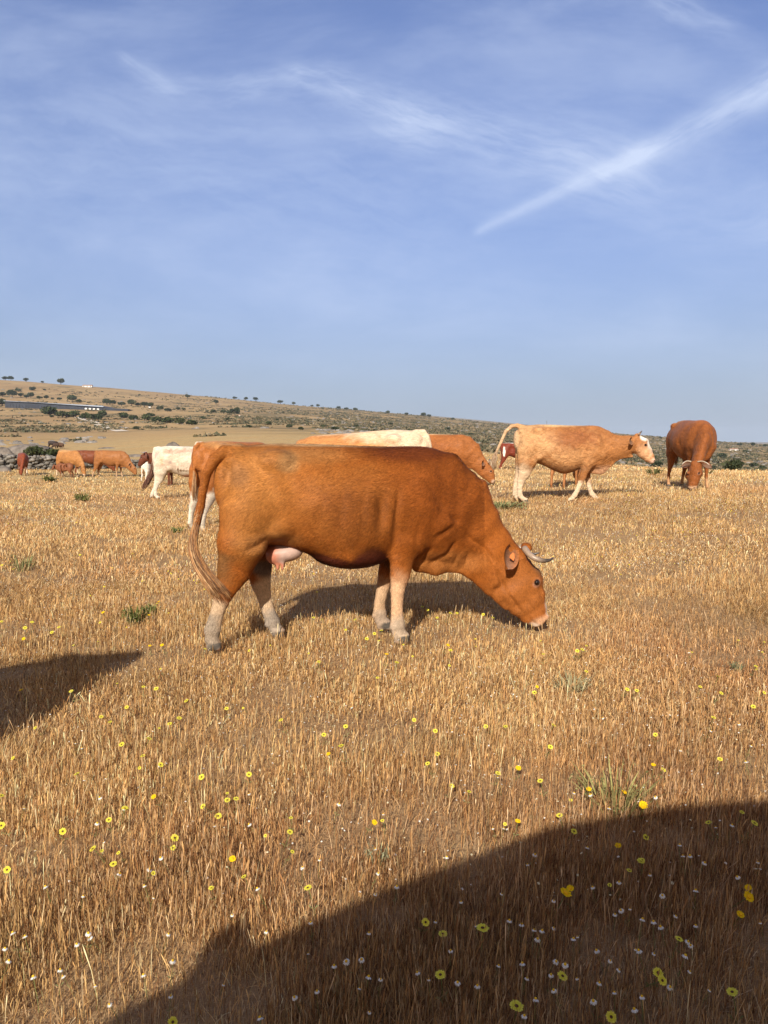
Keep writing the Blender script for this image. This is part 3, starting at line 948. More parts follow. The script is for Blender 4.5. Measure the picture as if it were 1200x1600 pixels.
    # ear tag
    if spec.get('ear_tag') and tagpos:
        b, A_, U_ = tagpos; sd_ = np.cross(A_, U_)
        c = b + A_ * .095 + U_ * (-.006)
        mb = MB(); hw, hh = .021, .032
        prof = [(-.35, -1.0), (.35, -1.0), (1, .1), (1, 1), (-1, 1), (-1, .1)]
        vv = [c + sd_ * hw * p[0] + A_ * hh * p[1] * .9 + U_ * (.012 + dz) for dz in (0, .004) for p in prof]
        k = len(prof)
        me2 = bpy.data.meshes.new('ear_tag')
        me2.from_pydata([tuple(q) for q in vv], [], [list(range(k)), list(range(2 * k - 1, k - 1, -1))] + [[i, i + k, (i + 1) % k + k, (i + 1) % k] for i in range(k)])
        link('ear_tag', me2, M_TAG, root)
    # udder
    if spec.get('udder'):
        ux, uy, us, ur = spec['udder']
        gu = SDF(np.array(P(ux, uy, us)) - .28, np.array(P(ux, uy, us)) + .28, max(.009, res * .9))
        C = np.array(P(ux, uy, us))
        gu.ell(C, (.125 * ur, .10 * ur, .07 * ur), .03, rot=RAD(4))
        gu.ell(C + np.array([-.075, 0, -.015]) * ur, (.075 * ur, .095 * ur, .075 * ur), .03)
        for dx, dy in ((-.07, -.055), (-.035, -.06), (-.075, .05), (-.02, .055)):
            q = C + np.array([dx, dy, -.07]) * ur
            gu.seg(q + np.array([0, 0, .03]), q + np.array([.004, -.004, -.045 * ur]), .018, .010, .012)
        v, f = gu.mesh(); v = smooth_mesh(v, f, 2)
        w_ = np.clip((C[0] - .035 - v[:, 0]) / .05 + np.clip((C[2] - .055 - v[:, 2]) / .02, 0, 1), 0, 1)[:, None]
        link('udder', mesh_np('udder', v, f, None, True, np.array([.46, .31, .25]) * (1 - w_) + np.array([.46, .17, .10]) * w_), M_SKIN, root)
    # tail switch: strands
    sw = spec.get('switch')
    if sw:
        rng = np.random.default_rng(sw.get('seed', 3))
        ctrl = np.array([P(*q) for q in sw['path']]); mb = MB()
        wid = sw['width']
        base_c = bez(ctrl, 22)
        for i in range(sw['n']):
            t0 = rng.uniform(0, sw.get('t0', .45)); t1 = min(1.0, rng.uniform(.80, 1.04)) if rng.random() < .8 else rng.uniform(.6, .85)
            m_ = 11; tt = np.linspace(t0, t1, m_) * 21
            lo_ = np.clip(tt.astype(int), 0, 20); fr = tt - lo_
            pth = base_c[lo_] * (1 - fr)[:, None] + base_c[lo_ + 1] * fr[:, None]
            o = rng.normal(0, 1, 3) * np.array([1, .8, .35]); o /= max(1, np.linalg.norm(o) / 1.3)
            spread = np.interp(tt / 21, [0, .35, .75, 1], wid)
            wave = np.stack([np.sin(tt * .55 + i) * .12, np.cos(tt * .4 + i * 2) * .12, 0 * tt], 1)
            pth = pth + (o[None, :] + wave) * spread[:, None]
            rr = np.interp(np.linspace(0, 1, m_), [0, .6, 1], [sw['r'], sw['r'] * .9, sw['r'] * .25])
            c_ = np.array(sw['cols'][rng.integers(len(sw['cols']))]) * rng.uniform(.8, 1.2)
            mb.tube(pth, rr, 4, c_)
        link('tail_switch', mb.mesh('tail_switch'), M_HAIR, root)
    return root


def fur(V, F, col, n, bare, xhead):
    """short hairs lying back and down along the hide"""
    rng = np.random.default_rng(17)
    N = vert_normals(V, F)
    q = V[F]; area = np.linalg.norm(np.cross(q[:, 2] - q[:, 0], q[:, 3] - q[:, 1]), axis=1)
    keep = (q[:, :, 2].mean(1) > .10)
    area = area * keep; f = rng.choice(len(F), n, p=area / area.sum())
    w = rng.dirichlet((1, 1, 1, 1), n)
    P0 = (q[f] * w[:, :, None]).sum(1); Nn = (N[F[f]] * w[:, :, None]).sum(1); Nn /= np.linalg.norm(Nn, axis=1)[:, None]
    c = (col[F[f]] * w[:, :, None]).sum(1)
    head = P0[:, 0] > xhead
    D = np.stack([-1 + 0 * P0[:, 0], 0 * P0[:, 0], -.55 + 0 * P0[:, 0]], 1)
    leg = np.clip((.62 - P0[:, 2]) / .15, 0, 1)[:, None] * (~head)[:, None]
    D = D * (1 - leg) + np.array([-.15, 0, -1.0]) * leg
    D = np.where(head[:, None], np.array([.45, 0, -.9]), D)
    D = D + .75 * np.stack([vnoise(P0, 3.4, 201, 2), vnoise(P0, 3.4, 202, 2), vnoise(P0, 3.4, 203, 2)], 1) + .30 * np.stack([vnoise(P0, 14, 204), vnoise(P0, 14, 205), vnoise(P0, 14, 206)], 1) + rng.normal(0, .16, (n, 3))
    D = D - (D * Nn).sum(1)[:, None] * Nn; D /= np.linalg.norm(D, axis=1)[:, None] + 1e-9
    L = rng.uniform(.016, .030, n) * np.where(head, .6, 1) * (1 - .35 * leg[:, 0])
    L = L * np.clip((np.min([np.linalg.norm(P0 - b, axis=1) for b in bare], axis=0) - .028) / .05, .0, 1)
    wd = rng.uniform(.0018, .0034, n)
    S_ = np.cross(Nn, D); lift = rng.uniform(.10, .30, n)[:, None]
    tip = P0 + (D + Nn * lift) * L[:, None]; base = P0 + Nn * .0006
    mid = P0 + (D * .55 + Nn * lift * .75) * L[:, None]
    Vv = np.stack([base - S_ * wd[:, None] * .5, base + S_ * wd[:, None] * .5, mid + S_ * wd[:, None] * .4, mid - S_ * wd[:, None] * .4, tip], 1)
    i = np.arange(n)[:, None] * 5
    clump = vnoise(P0 * np.array([1, 1, 1]), 26, 211, 2)
    cc = c * (rng.uniform(.70, 1.34, n) * (1 + .13 * clump))[:, None]
    k = L > .003
    idx = np.where(k)[0]; Vv = Vv[idx].reshape(-1, 3); n2 = len(idx); i = np.arange(n2)[:, None] * 5
    return mesh_np('hair', Vv, i + np.array([0, 1, 2, 3]), i + np.array([3, 2, 4]), True, np.clip(np.repeat(cc[idx], 5, axis=0), .005, .9))


M_FUR, _t, _o = new_mat('body_hair')
_b = _t.new('ShaderNodeBsdfPrincipled'); _a = _t.new('ShaderNodeAttribute'); _a.attribute_name = 'Col'
_t.l.new(_a.outputs['Color'], _b.inputs['Base Color']); _b.inputs['Roughness'].default_value = 0.62; _b.inputs['Specular IOR Level'].default_value = 0.14
_t.l.new(_b.outputs[0], _o.inputs[0])


# ------------------------------------------------------------------ the near cow, fitted to the photograph
def near_cow():
    yaw = RAD(11.0); O = np.array([-0.2, 5.37]); hd = np.array([math.cos(yaw), math.sin(yaw)]); Lv = np.array([-math.sin(yaw), math.cos(yaw)])
    z0 = gz(*O)
    def M(px, py, sd=0.0):
        d = ray(px, py)
        # O + hd*a + Lv*sd = d_xy * k
        A = np.array([[d[0], -hd[0]], [1.0, -hd[1]]]); rhs = O + Lv * sd
        k, a = np.linalg.solve(A, rhs)
        return (a, sd, CAMH + d[2] * k - z0)
    def S(px):
        d = ray(px, 800); A = np.array([[d[0], -hd[0]], [1.0, -hd[1]]]); k, a = np.linalg.solve(A, O)
        return k / FPX * math.cos(PITCH)
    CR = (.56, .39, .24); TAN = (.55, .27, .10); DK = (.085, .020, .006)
    nh = [(388, 800, 44, .13), (378, 850, 35, .105), (366, 893, 25, .068), (350, 927, 14.5, .040), (340, 955, 10, .028), (332, 984, 12, .034), (331, 999, 10, .029), (334, 1008, 12, .038)]
    fh = [(402, 800, 42, .12), (402, 852, 30, .10), (404, 888, 21, .066), (409, 917, 14, .038), (416, 946, 9.8, .027), (426, 972, 11.5, .033), (431, 984, 10, .030), (436, 990, 12, .038)]
    nf = [(650, 792, 36, .105), (637, 842, 27, .080), (629, 870, 19, .058), (625, 899, 15, .046), (621, 922, 10.5, .030), (620, 956, 8.8, .027), (621, 977, 11.8, .035), (623, 988, 10.5, .033), (628, 997, 13, .040)]
    ff = [(640, 800, 32, .10), (620, 842, 24, .075), (609, 872, 16, .054), (604, 895, 13.5, .043), (598, 918, 10, .030), (593, 943, 8.8, .027), (593, 958, 11, .034), (595, 968, 10, .032), (600, 976, 12.5, .039)]
    tail = [(372, 706, 0), (352, 706, -.02), (336, 717, -.04), (324, 738, -.06), (318, 765, -.07), (314, 792, -.08), (309, 818, -.09)]
    paint = [
        # lighter, dun hind quarter and loin; painted-on hip highlight and belly shade; dark shoulder (x, row, side, rx, ry, rl, colour, softness, noise)
        (400, 760, -.25, 62, 72, .5, (.43, .175, .042), .7, .2), (470, 712, -.1, 70, 14, .4, (.40, .17, .05), .6, .3), (405, 835, -.3, 40, 45, .3, (.35, .135, .03), .5, .1), (520, 780, -.3, 70, 60, .2, (.37, .13, .026), .8, .5),
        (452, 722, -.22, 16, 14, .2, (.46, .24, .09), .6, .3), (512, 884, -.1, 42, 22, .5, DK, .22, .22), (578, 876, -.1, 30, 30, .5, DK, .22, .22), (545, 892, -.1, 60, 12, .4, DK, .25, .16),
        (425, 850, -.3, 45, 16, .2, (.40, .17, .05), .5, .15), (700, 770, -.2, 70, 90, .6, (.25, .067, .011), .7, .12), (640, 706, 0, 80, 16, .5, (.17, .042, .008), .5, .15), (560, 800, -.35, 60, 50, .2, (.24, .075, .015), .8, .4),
        (372, 742, -.2, 22, 16, .16, (.34, .15, .05), .6, .2), (700, 880, -.12, 60, 18, .3, (.38, .14, .035), .6, .1),
        (520, 694, 0, 150, 5, .10, (.60, .40, .20), .5, .25),
        # head
        (815, 930, -.1, 50, 60, .4, (.30, .098, .021), .6, .1), (850, 955, -.0, 9, 22, .05, (.70, .60, .48), .35, .25), (845, 972, -.02, 18, 13, .2, (.55, .31, .17), .4, .2),
        (826, 978, -.0, 16, 7, .2, (.62, .48, .36), .4, .2), (835, 890, 0, 12, 16, .06, (.20, .09, .035), .5, .2),
        # legs; shade under the trunk painted onto the far hind's top
        (338, 965, -.18, 24, 36, .12, CR, .28, .3), (326, 990, -.18, 22, 34, .12, (.30, .23, .165), .30, .7), (348, 880, -.2, 20, 26, .12, (.20, .085, .025), .7, .7), (415, 950, .17, 26, 62, .14, CR, .2, .25), (412, 885, .14, 18, 16, .10, (.17, .12, .09), .4, .2),
        (424, 978, .17, 22, 32, .12, (.30, .24, .185), .35, .7), (621, 950, -.17, 24, 52, .12, (.56, .35, .20), .45, .3), (596, 945, .2, 26, 50, .12, (.52, .34, .20), .3, .3),
        (621, 985, -.17, 24, 22, .12, (.40, .30, .21), .4, .6), (596, 970, .2, 24, 20, .12, (.38, .28, .20), .4, .6),
        (612, 868, .17, 18, 26, .10, (.15, .06, .025), .4, .2),
    ]
    folds = [(704, 812, 668, 836, 5, .020), (706, 838, 686, 872, 4.5, .026), (668, 842, 650, 884, 5, .026), (690, 860, 670, 876, 4, .018), (742, 846, 768, 880, 4, .024), (768, 880, 784, 920, 3.6, .022),
             (716, 828, 748, 852, 5, .014), (784, 920, 814, 960, 3.4, .016), (612, 745, 604, 860, 6, .022), (650, 740, 692, 805, 8, .014), (690, 800, 712, 812, 5, .016), (728, 856, 724, 880, 3, .012), (712, 858, 706, 882, 3, .012),
             (380, 852, 428, 836, 6, .026), (426, 838, 402, 876, 5, .024), (818, 960, 836, 977, 2.6, .012), (836, 916, 844, 938, 4, .009), (812, 934, 832, 948, 4, .007), (357, 708, 362, 765, 4, .020),
             (470, 714, 570, 718, 8, .012), (436, 742, 462, 762, 10, .014), (645, 800, 640, 862, 6, .010), (500, 750, 488, 850, 7, .005), (530, 745, 520, 855, 7, .006), (560, 745, 552, 858, 7, .006), (586, 745, 580, 855, 7, .006)]
    def more(g, P):
        g.seg(P(650, 868, 0), P(682, 880, 0), (.075, .055), (.065, .05), .05)
        g.seg(P(682, 880, 0), P(704, 876, 0), (.065, .05), (.045, .035), .05)
        g.ell(P(550, 864, 0), (.24, .22, .085), .08)
        g.ell(P(822, 855, .03), (.04, .06, .035), .02)
    cols = [(.42, .20, .07), (.34, .15, .05), (.50, .30, .14), (.22, .11, .05), (.16, .08, .04)]
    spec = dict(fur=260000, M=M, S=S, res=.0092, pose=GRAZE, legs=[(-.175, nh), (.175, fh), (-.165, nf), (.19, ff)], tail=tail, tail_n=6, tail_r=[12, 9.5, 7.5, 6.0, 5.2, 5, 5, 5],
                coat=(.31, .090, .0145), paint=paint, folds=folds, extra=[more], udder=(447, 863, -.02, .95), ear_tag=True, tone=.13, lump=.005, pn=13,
                ear_axis=(-.42, .52, -.62), ear_up=(.35, .90, .25), ear_k=1.08, ear_in=(.16, .062, .022),
                horn=[(-.01, -.03, .01), (.0, .045, -.025), (.03, .085, -.050), (.085, .10, -.066), (.14, .09, -.064), (.178, .07, -.050)], horn_r=.84, horn_col=((.30, .215, .15), (.06, .045, .035)),
                switch=dict(path=[(318, 765, -.07), (312, 800, -.09), (304, 832, -.10), (302, 858, -.12), (312, 885, -.17), (330, 910, -.24), (349, 934, -.27)], n=420, r=.0022, t0=.5,
                            width=[.010, .018, .034, .046], cols=cols, seed=5))
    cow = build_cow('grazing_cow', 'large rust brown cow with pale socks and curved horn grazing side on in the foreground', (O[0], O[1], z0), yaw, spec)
    return cow


near_cow()


# ------------------------------------------------------------------ the rest of the herd
CREAM = (.62, .46, .31)
WHITE = (.60, .52, .42)
HORN_UP = [(0, -.02, 0), (.0, .09, .01), (.02, .15, .07), (.03, .155, .14), (.02, .14, .19)]
HORN_OUT = [(0, -.03, 0), (.0, .10, .0), (.03, .19, .0), (.06, .25, .02), (.06, .28, .06)]
TAIL_DOWN = [(372, 706, 0), (354, 704, 0), (343, 718, 0), (338, 745, 0), (336, 790, 0), (336, 830, 0)]
HAIRS = [(.30, .16, .07), (.20, .09, .04), (.42, .25, .12)]


def gcow(name, label, xy, yaw, k, res, pose, coat, legs=None, tail=TAIL_DOWN, switch=None, pitch=0.0, group=None, sink=0.0, **kw):
    s = .00455 * k
    M = lambda px, py, sd=0.0: ((px - 520) * s, sd * k, (1006 - py) * s)
    x, y = xy; z = gz(x, y) - sink
    if legs is None:
        legs = (0, 0, 0, 0)
    H = [leg_shift(HIND, legs[0] * .25, legs[0]), leg_shift(HIND, legs[1] * .25, legs[1])]
    Fr = [leg_shift(FORE, legs[2] * .3, legs[2]), leg_shift(FORE, legs[3] * .3, legs[3])]
    sc = lambda L: [(a, b, c, d * k) for (a, b, c, d) in L]
    LL = [(-.17, sc(H[0])), (.17, sc(H[1])), (-.16, sc(Fr[0])), (.16, sc(Fr[1]))]
    pz = dict(pose)
    pz['neck'] = [(a, b, c * k) for a, b, c in pose['neck']]; hk = kw.pop('head_k', 1.0); pz['head'] = [(a, b * hk ** .5, c * k * hk) for a, b, c in pose['head']]
    for q in ('eye', 'ear', 'horn'):
        pz[q] = (pose[q][0], pose[q][1] * k * hk)
    spec = dict(M=M, S=lambda px: s, res=res, pose=pz, legs=LL, tail=tail, coat=coat, smooth=1, wk=k, horn=HORN_UP, horn_k=k * .8, group=group, lump=.006, cat='cow', tail_n=len(tail) - 1)
    if switch is None:
        e = tail[-1]; switch = dict(path=[tail[-2], e, (e[0] - 2, e[1] + 30, e[2]), (e[0] - 1, e[1] + 75, e[2])], width=[.008, .02, .032, .02])
    if switch:
        big = res < .022
        switch = dict(dict(n=110 if big else 36, r=.004 if big else .008, t0=.4, cols=HAIRS, seed=len(label)), **switch)
        spec['switch'] = switch
    spec.update(kw)
    r = build_cow(name, label, (x, y, z), yaw, spec)
    if pitch:
        r.rotation_euler = (0, pitch, yaw)
    return r


def at_px(px, r):
    """ground point in the column px of the photograph, r metres deep"""
    return ((px - 600) / FPX * r, r)


# tan cow walking to the right
def side(*rows): return list(rows)
gcow('walking_cow', 'tan cow with a curly coat and white blazed face walking right with its tail lifted', at_px(872, 14.1), RAD(-4), 1.0, .016, LEVEL, (.33, .135, .044),
     legs=(42, 22, -72, 52), curl=True, head_k=1.12, tone=.3, head_side=-.22, socks=(.42, CREAM), belly=14, horn=[(0, -.02, 0), (.0, .05, .02), (.03, .075, .05), (.06, .07, .09)], horn_r=.7,
     tail=[(372, 706, 0), (352, 697, 0), (328, 700, 0), (304, 722, 0), (288, 760, 0), (270, 800, 0), (262, 822, 0)], tail_r=[12, 9, 7.5, 6.5, 6, 5, 5],
     switch=dict(path=[(270, 800, 0), (262, 822, 0), (258, 850, 0), (260, 878, 0)], width=[.01, .03, .04, .02], cols=[(.45, .32, .2), (.30, .18, .1), (.55, .42, .3)]),
     paint=[(366, 760, 0, 44, 80, .5, (.48, .27, .125), .6, .3), (350, 700, 0, 90, 20, .3, (.48, .27, .125), .5, .1), (300, 760, 0, 60, 70, .3, (.50, .33, .19), .3, .1), (520, 696, 0, 90, 9, .2, (.62, .40, .20), .5, .3),
            (372, 900, 0, 45, 50, .5, (.54, .38, .24), .4, .3), (700, 880, 0, 50, 20, .4, (.50, .27, .15), .5, .2), (560, 870, -.1, 90, 14, .4, (.26, .12, .05), .5, .3),
            (520, 780, -.35, 90, 60, .2, (.22, .075, .022), .8, .9), (640, 770, -.3, 60, 50, .2, (.42, .19, .07), .8, .8), (560, 830, -.35, 80, 40, .2, (.46, .23, .095), .8, .9), (450, 770, -.3, 60, 70, .2, (.50, .27, .12), .9, 1.2), (600, 740, -.3, 90, 40, .2, (.25, .09, .03), .9, 1.2),
            (846, 750, -.15, 17, 34, .085, (.80, .72, .62), .25, .25), (870, 795, -.2, 13, 46, .08, (.80, .72, .62), .25, .25), (888, 845, -.22, 20, 16, .2, (.66, .46, .36), .4, .2), (850, 815, -.2, 34, 36, .3, (.52, .28, .14), .5, .2)],
     folds=[(600, 815, 660, 885, 6, .01), (640, 860, 700, 830, 5, .012), (690, 905, 740, 840, 4, .012), (385, 850, 430, 800, 6, .012), (370, 740, 400, 800, 6, .01)])
# horned cow grazing towards the camera
gcow('horned_cow', 'deep red brown cow with white horns facing the camera, head down, at the right', (6.42, 15.9), RAD(-93), 1.0, .016, LOW, (.235, .075, .020),
     legs=(10, -30, -12, 22), head_side=-.40, socks=(.26, (.50, .27, .13)), horn=[(0, -.03, .01), (.02, .10, .03), (.06, .20, .0), (.10, .28, -.05), (.12, .31, -.09)], horn_k=.58, horn_r=.5, head_k=1.3, horn_col=((.40, .32, .23), (.52, .45, .35)), ear_axis=(-.2, .85, -.35), tone=.2, wk=1.15, curl=True, lump=.008,
     paint=[(812, 988, -.3, 22, 10, .2, (.62, .40, .24), .4, .2), (640, 700, 0, 70, 20, .4, (.30, .10, .03), .5, .3), (420, 700, 0, 60, 16, .3, (.36, .15, .05), .5, .2)])
# white cow seen from behind its flank
gcow('white_cow', 'thin white cow with freckled ribs and a dark tail, facing right beyond the near cow', at_px(288, 19.6), RAD(6), .95, .020, LEVEL, (.60, .52, .40),
     legs=(30, -25, 0, 20), bony=True, tone=.22, socks=(.5, (.60, .52, .41)),
     tail=[(372, 706, 0), (352, 708, 0), (343, 740, 0), (338, 790, 0), (334, 840, 0)],
     switch=dict(path=[(338, 780, 0), (332, 850, 0), (305, 900, 0), (275, 960, 0)], width=[.02, .05, .06, .02], cols=[(.14, .06, .04), (.28, .14, .09), (.10, .05, .04)], n=120),
     paint=[(356, 790, 0, 12, 44, .1, (.10, .07, .06), .3, .3), (372, 740, -.2, 24, 20, .2, (.50, .38, .31), .5, .7), (500, 725, -.2, 100, 16, .3, (.42, .27, .20), .6, 1.0), (470, 800, -.3, 90, 60, .2, (.50, .38, .28), .9, 1.3), (560, 870, 0, 50, 12, .4, (.45, .25, .17), .4, .5),
            (400, 780, -.2, 12, 24, .2, (.62, .35, .22), .5, .7), (450, 790, -.2, 10, 10, .2, (.35, .25, .2), .4, .6)])
# rust cow seen from behind
gcow('white_legged_cow', 'rust brown cow with white legs seen from behind, beyond the near cow\'s tail', (-2.55, 12.75), RAD(55), 1.0, .016, GRAZE, (.33, .115, .030),
     legs=(-4, 14, 0, 10), socks=(.44, (.60, .52, .41)), belly=8, wk=1.05,
     paint=[(366, 700, .03, 40, 12, .05, (.72, .62, .48), .25, .35), (352, 730, .12, 26, 34, .05, (.72, .62, .48), .3, .4), (430, 700, 0, 60, 24, .5, (.42, .20, .07), .5, .2), (420, 850, 0, 60, 40, .6, (.22, .07, .02), .6, .2),
            (400, 900, 0, 60, 50, .5, (.60, .52, .41), .2, .3)],
     udder=(437, 872, 0, .95))
# dark brown cow looking left
gcow('dark_brown_cow', 'dark brown cow looking left from behind the white cow', at_px(287, 27.0), RAD(178), .97, .024, LEVEL, (.115, .035, .018), horn=HORN_OUT, horn_col=((.6, .5, .4), (.5, .4, .3)), ear_tag=True)
gcow('white_calf', 'white calf standing behind the dark brown cow, only its legs showing', at_px(236, 33.0), RAD(70), .62, .024, GRAZE, (.70, .62, .52), horn=None, cat='calf')
# pale cow whose back shows above the near cow
gcow('pale_backed_cow', 'tan cow with a cream rump, its back showing above the near cow', at_px(577, 10.6), RAD(170), 1.10, .018, GRAZE, (.43, .19, .065), pitch=RAD(2.6), tone=.2,
     paint=[(372, 720, 0, 80, 60, .6, (.60, .46, .31), .6, .4), (450, 700, 0, 90, 26, .5, (.60, .46, .31), .6, .6), (510, 697, .0, 60, 12, .3, (.66, .46, .28), .5, .5), (620, 694, 0, 40, 8, .2, (.6, .42, .25), .5, .4)])
gcow('brown_cow', 'orange brown cow grazing with its head down between the near cow and the walking cow', at_px(683, 19.6), RAD(-12), .98, .020, GRAZE, (.30, .105, .030), curl=True, legs=(0, 20, -10, 20), tone=.2, horn_k=.5,
     paint=[(500, 694, 0, 150, 7, .2, (.52, .30, .14), .5, .3), (848, 968, 0, 14, 12, .2, (.55, .38, .26), .4, .2), (500, 780, -.3, 100, 50, .3, (.26, .085, .022), .8, .5)])
gcow('red_and_white_calf', 'small dark red and white calf with a white back line behind the lifted tail', at_px(806, 31.0), RAD(-6), .76, .024, LEVEL, (.17, .035, .018), horn=None, cat='calf', legs=(10, -8, 0, 0),
     paint=[(510, 694, 0, 170, 9, .12, (.75, .66, .56), .2, .25), (375, 800, 0, 16, 60, .5, (.75, .66, .56), .2, .4), (520, 890, 0, 80, 16, .5, (.75, .66, .56), .2, .4), (620, 820, 0, 14, 50, .5, (.75, .66, .56), .2, .4)])
gcow('brown_heifer', 'light brown heifer hidden behind the walking cow, two of its legs showing', at_px(884, 17.6), RAD(62), .86, .022, LOW, (.34, .14, .05), legs=(0, 12, 0, 0))
# the group by the stone wall
gcow('suckling_cow', 'light tan cow grazing by the stone wall with a calf under its belly', at_px(108, 39.6), RAD(-32), .97, .028, LOW, (.37, .165, .055), horn=None, tone=.25, socks=(.40, CREAM), curl=True,
     paint=[(500, 700, 0, 120, 20, .4, (.50, .27, .11), .5, .3), (800, 985, 0, 26, 14, .2, (.66, .50, .38), .4, .2)])
gcow('suckling_calf', 'dark brown calf standing under the light tan cow', at_px(103, 38.6), RAD(160), .50, .024, LEVEL, (.20, .075, .035), horn=None, cat='calf', head_side=.1)
gcow('chestnut_cow', 'dark chestnut cow half hidden between two tan cows near the wall', at_px(141, 43.5), RAD(8), .93, .030, GRAZE, (.17, .05, .022), horn=None)
gcow('fawn_cow', 'fawn brown cow with a long dark tail grazing right beside the wall group', at_px(172, 39.4), RAD(-8), .98, .026, GRAZE, (.28, .115, .04), socks=(.35, (.42, .27, .16)), legs=(-20, 25, -15, 25), horn=None, tone=.15,
     tail=[(372, 706, 0), (354, 704, 0), (340, 724, 0), (334, 780, 0), (332, 850, 0)],
     switch=dict(path=[(334, 760, 0), (332, 850, 0), (331, 900, 0), (332, 945, 0)], width=[.02, .04, .05, .03], cols=[(.10, .05, .03), (.16, .08, .05)]))
gcow('red_cow', 'small red cow with one white leg standing alone in front of the stone wall', at_px(37, 40.5), RAD(-60), .84, .028, LOW, (.20, .05, .022), horn=None, head_side=-.25,
     paint=[(640, 960, .16, 40, 60, .12, (.75, .68, .58), .2, .2), (640, 960, -.16, 40, 30, .12, (.6, .5, .4), .2, .2)])
for i, (px, py, kk, yw, lab, co) in enumerate([(82.5, 700.5, .95, 10, 'tiny black cow far off beside the big rock', (.03, .02, .018)), (91, 701.5, .8, 200, 'tiny dark brown cow in the far pair left of the track', (.06, .035, .025)),
                                              (95.5, 701.5, .8, 150, 'tiny brown cow at the right of the far pair', (.09, .05, .03))]):
    q = hit(px, py, 60)
    gcow('far_cow', lab, (q[0], q[1]), RAD(yw), kk, .05, GRAZE, co, horn=None, switch=False, eyes=False, smooth=0)
# a cow just outside the left edge whose shadow falls into the picture
gcow('neighbour_cow', 'brown cow standing close beside the photographer just outside the left edge', (-2.80, 2.42), RAD(212), 1.0, .024, LEVEL, (.30, .11, .035), legs=(6, -6, 0, 4))


# ------------------------------------------------------------------ far country: rocks, wall, trees, bushes, buildings, track
M_ROCK = simple_mat('granite', (.165, .140, .118), 0.9, 0.45, 1.1, spec=.1, bump=.05)
M_WALLSTONE = simple_mat('wall_stone', None, 0.95, 0.3, 3.0, attr=True, spec=.1, bump=.03)
M_CROWN = simple_mat('oak_leaves', None, 0.85, 0.25, .8, attr=True, spec=.1)
M_TRUNK = simple_mat('bark', (.10, .075, .055), 0.95, 0.3, 8, spec=.1)
M_TRACK = simple_mat('pale_track', (.60, .52, .42), 0.95, 0.12, .3, spec=.05)
M_ROOFG = simple_mat('grey_sheet_roof', (.30, .34, .42), 0.45, 0.10, .05, spec=.4)
M_DARKW = simple_mat('dark_sheet_wall', (.035, .04, .055), 0.7, 0.2, .2)
M_PALE = simple_mat('pale_plaster', (.72, .70, .66), 0.8, 0.08, .5)
M_TILE = simple_mat('roof_tile', (.34, .20, .14), 0.85, 0.2, 2.0)
M_STEEL = simple_mat('mast_steel', (.25, .26, .28), 0.5, 0.1, 1.0)


def blob_mesh(name, r, seed, n=5, rough=.25, flat_bottom=True, res=24):
    v, f4, f3 = sphere_np((0, 0, 0), 1, res, res * 2 // 3)
    d = 1 + rough * vnoise(v, 1.3, seed, 4) + rough * .35 * vnoise(v, 4.5, seed + 9, 3)
    v = v * d[:, None] * np.array(r)
    if flat_bottom:
        v[:, 2] = np.where(v[:, 2] < 0, v[:, 2] * .35, v[:, 2])
    return mesh_np(name, v, f4, f3, True)


def rock(px, py, wpx, hpx, label, seed, name='granite_rock', depth=.7):
    q = hit(px, py, 30); s = q[1] / FPX
    o = link(name, blob_mesh(name, (wpx * s / 2, wpx * s / 2 * depth, hpx * s), seed, rough=.22), M_ROCK)
    o.location = (q[0], q[1] + wpx * s / 2 * depth * .6, q[2] - hpx * s * .1); tag(o, label, 'rock')
    return o


rock(38, 712, 92, 21, 'broad smooth grey granite dome at the left edge behind the stone wall', 4)
rock(2, 714, 36, 17, 'lower dark grey rock at the very left in front of the dome', 8)
rock(268, 704, 26, 14, 'pale grey boulder standing up behind the white cow', 12)
rock(211, 714, 40, 5, 'flat dark slab of rock above the fawn cow', 15)
rock(165, 701, 30, 2.5, 'low flat stone far out in the open field', 18)
rock(6, 737, 20, 9, 'brownish boulder at the left end of the stone wall', 21)


def stone_wall():
    rng = np.random.default_rng(4); mb = MB()
    a = np.array([hit(-30, 736, 30)[0], 46.0]); b = np.array([at_px(262, 52)[0], 52.0])
    L = np.linalg.norm(b - a); u = (b - a) / L; nrm = np.array([-u[1], u[0]])
    t = 0
    while t < L:
        ht = 0.92 * (1 - .15 * abs(math.sin(t * .5))) * (1 if t < L * .42 else max(.5, 1 - (t - L * .42) / L))
        z = 0
        while z < ht:
            r = rng.uniform(.08, .17)
            v, f4, f3 = sphere_np((0, 0, 0), 1, 8, 6)
            v = v * (1 + .28 * vnoise(v, 1.2, int(rng.integers(1, 999)), 2))[:, None] * np.array([r * rng.uniform(.9, 1.5), r, r * rng.uniform(.6, .9)])
            p = a + u * (t + rng.uniform(-.1, .1)) + nrm * rng.uniform(-.22, .22)
            c = np.array([.17, .155, .135]) * rng.uniform(.45, 1.35)
            mb.add(v + np.array([p[0], p[1], gz(p[0], p[1]) + z + r * .4]), f4, f3, c)
            z += r * .9
        t += .125
    o = link('stone_wall', mb.mesh('stone_wall', True), M_WALLSTONE); tag(o, 'low dry stone wall of rough grey field stones behind the distant cows', 'wall')


stone_wall()


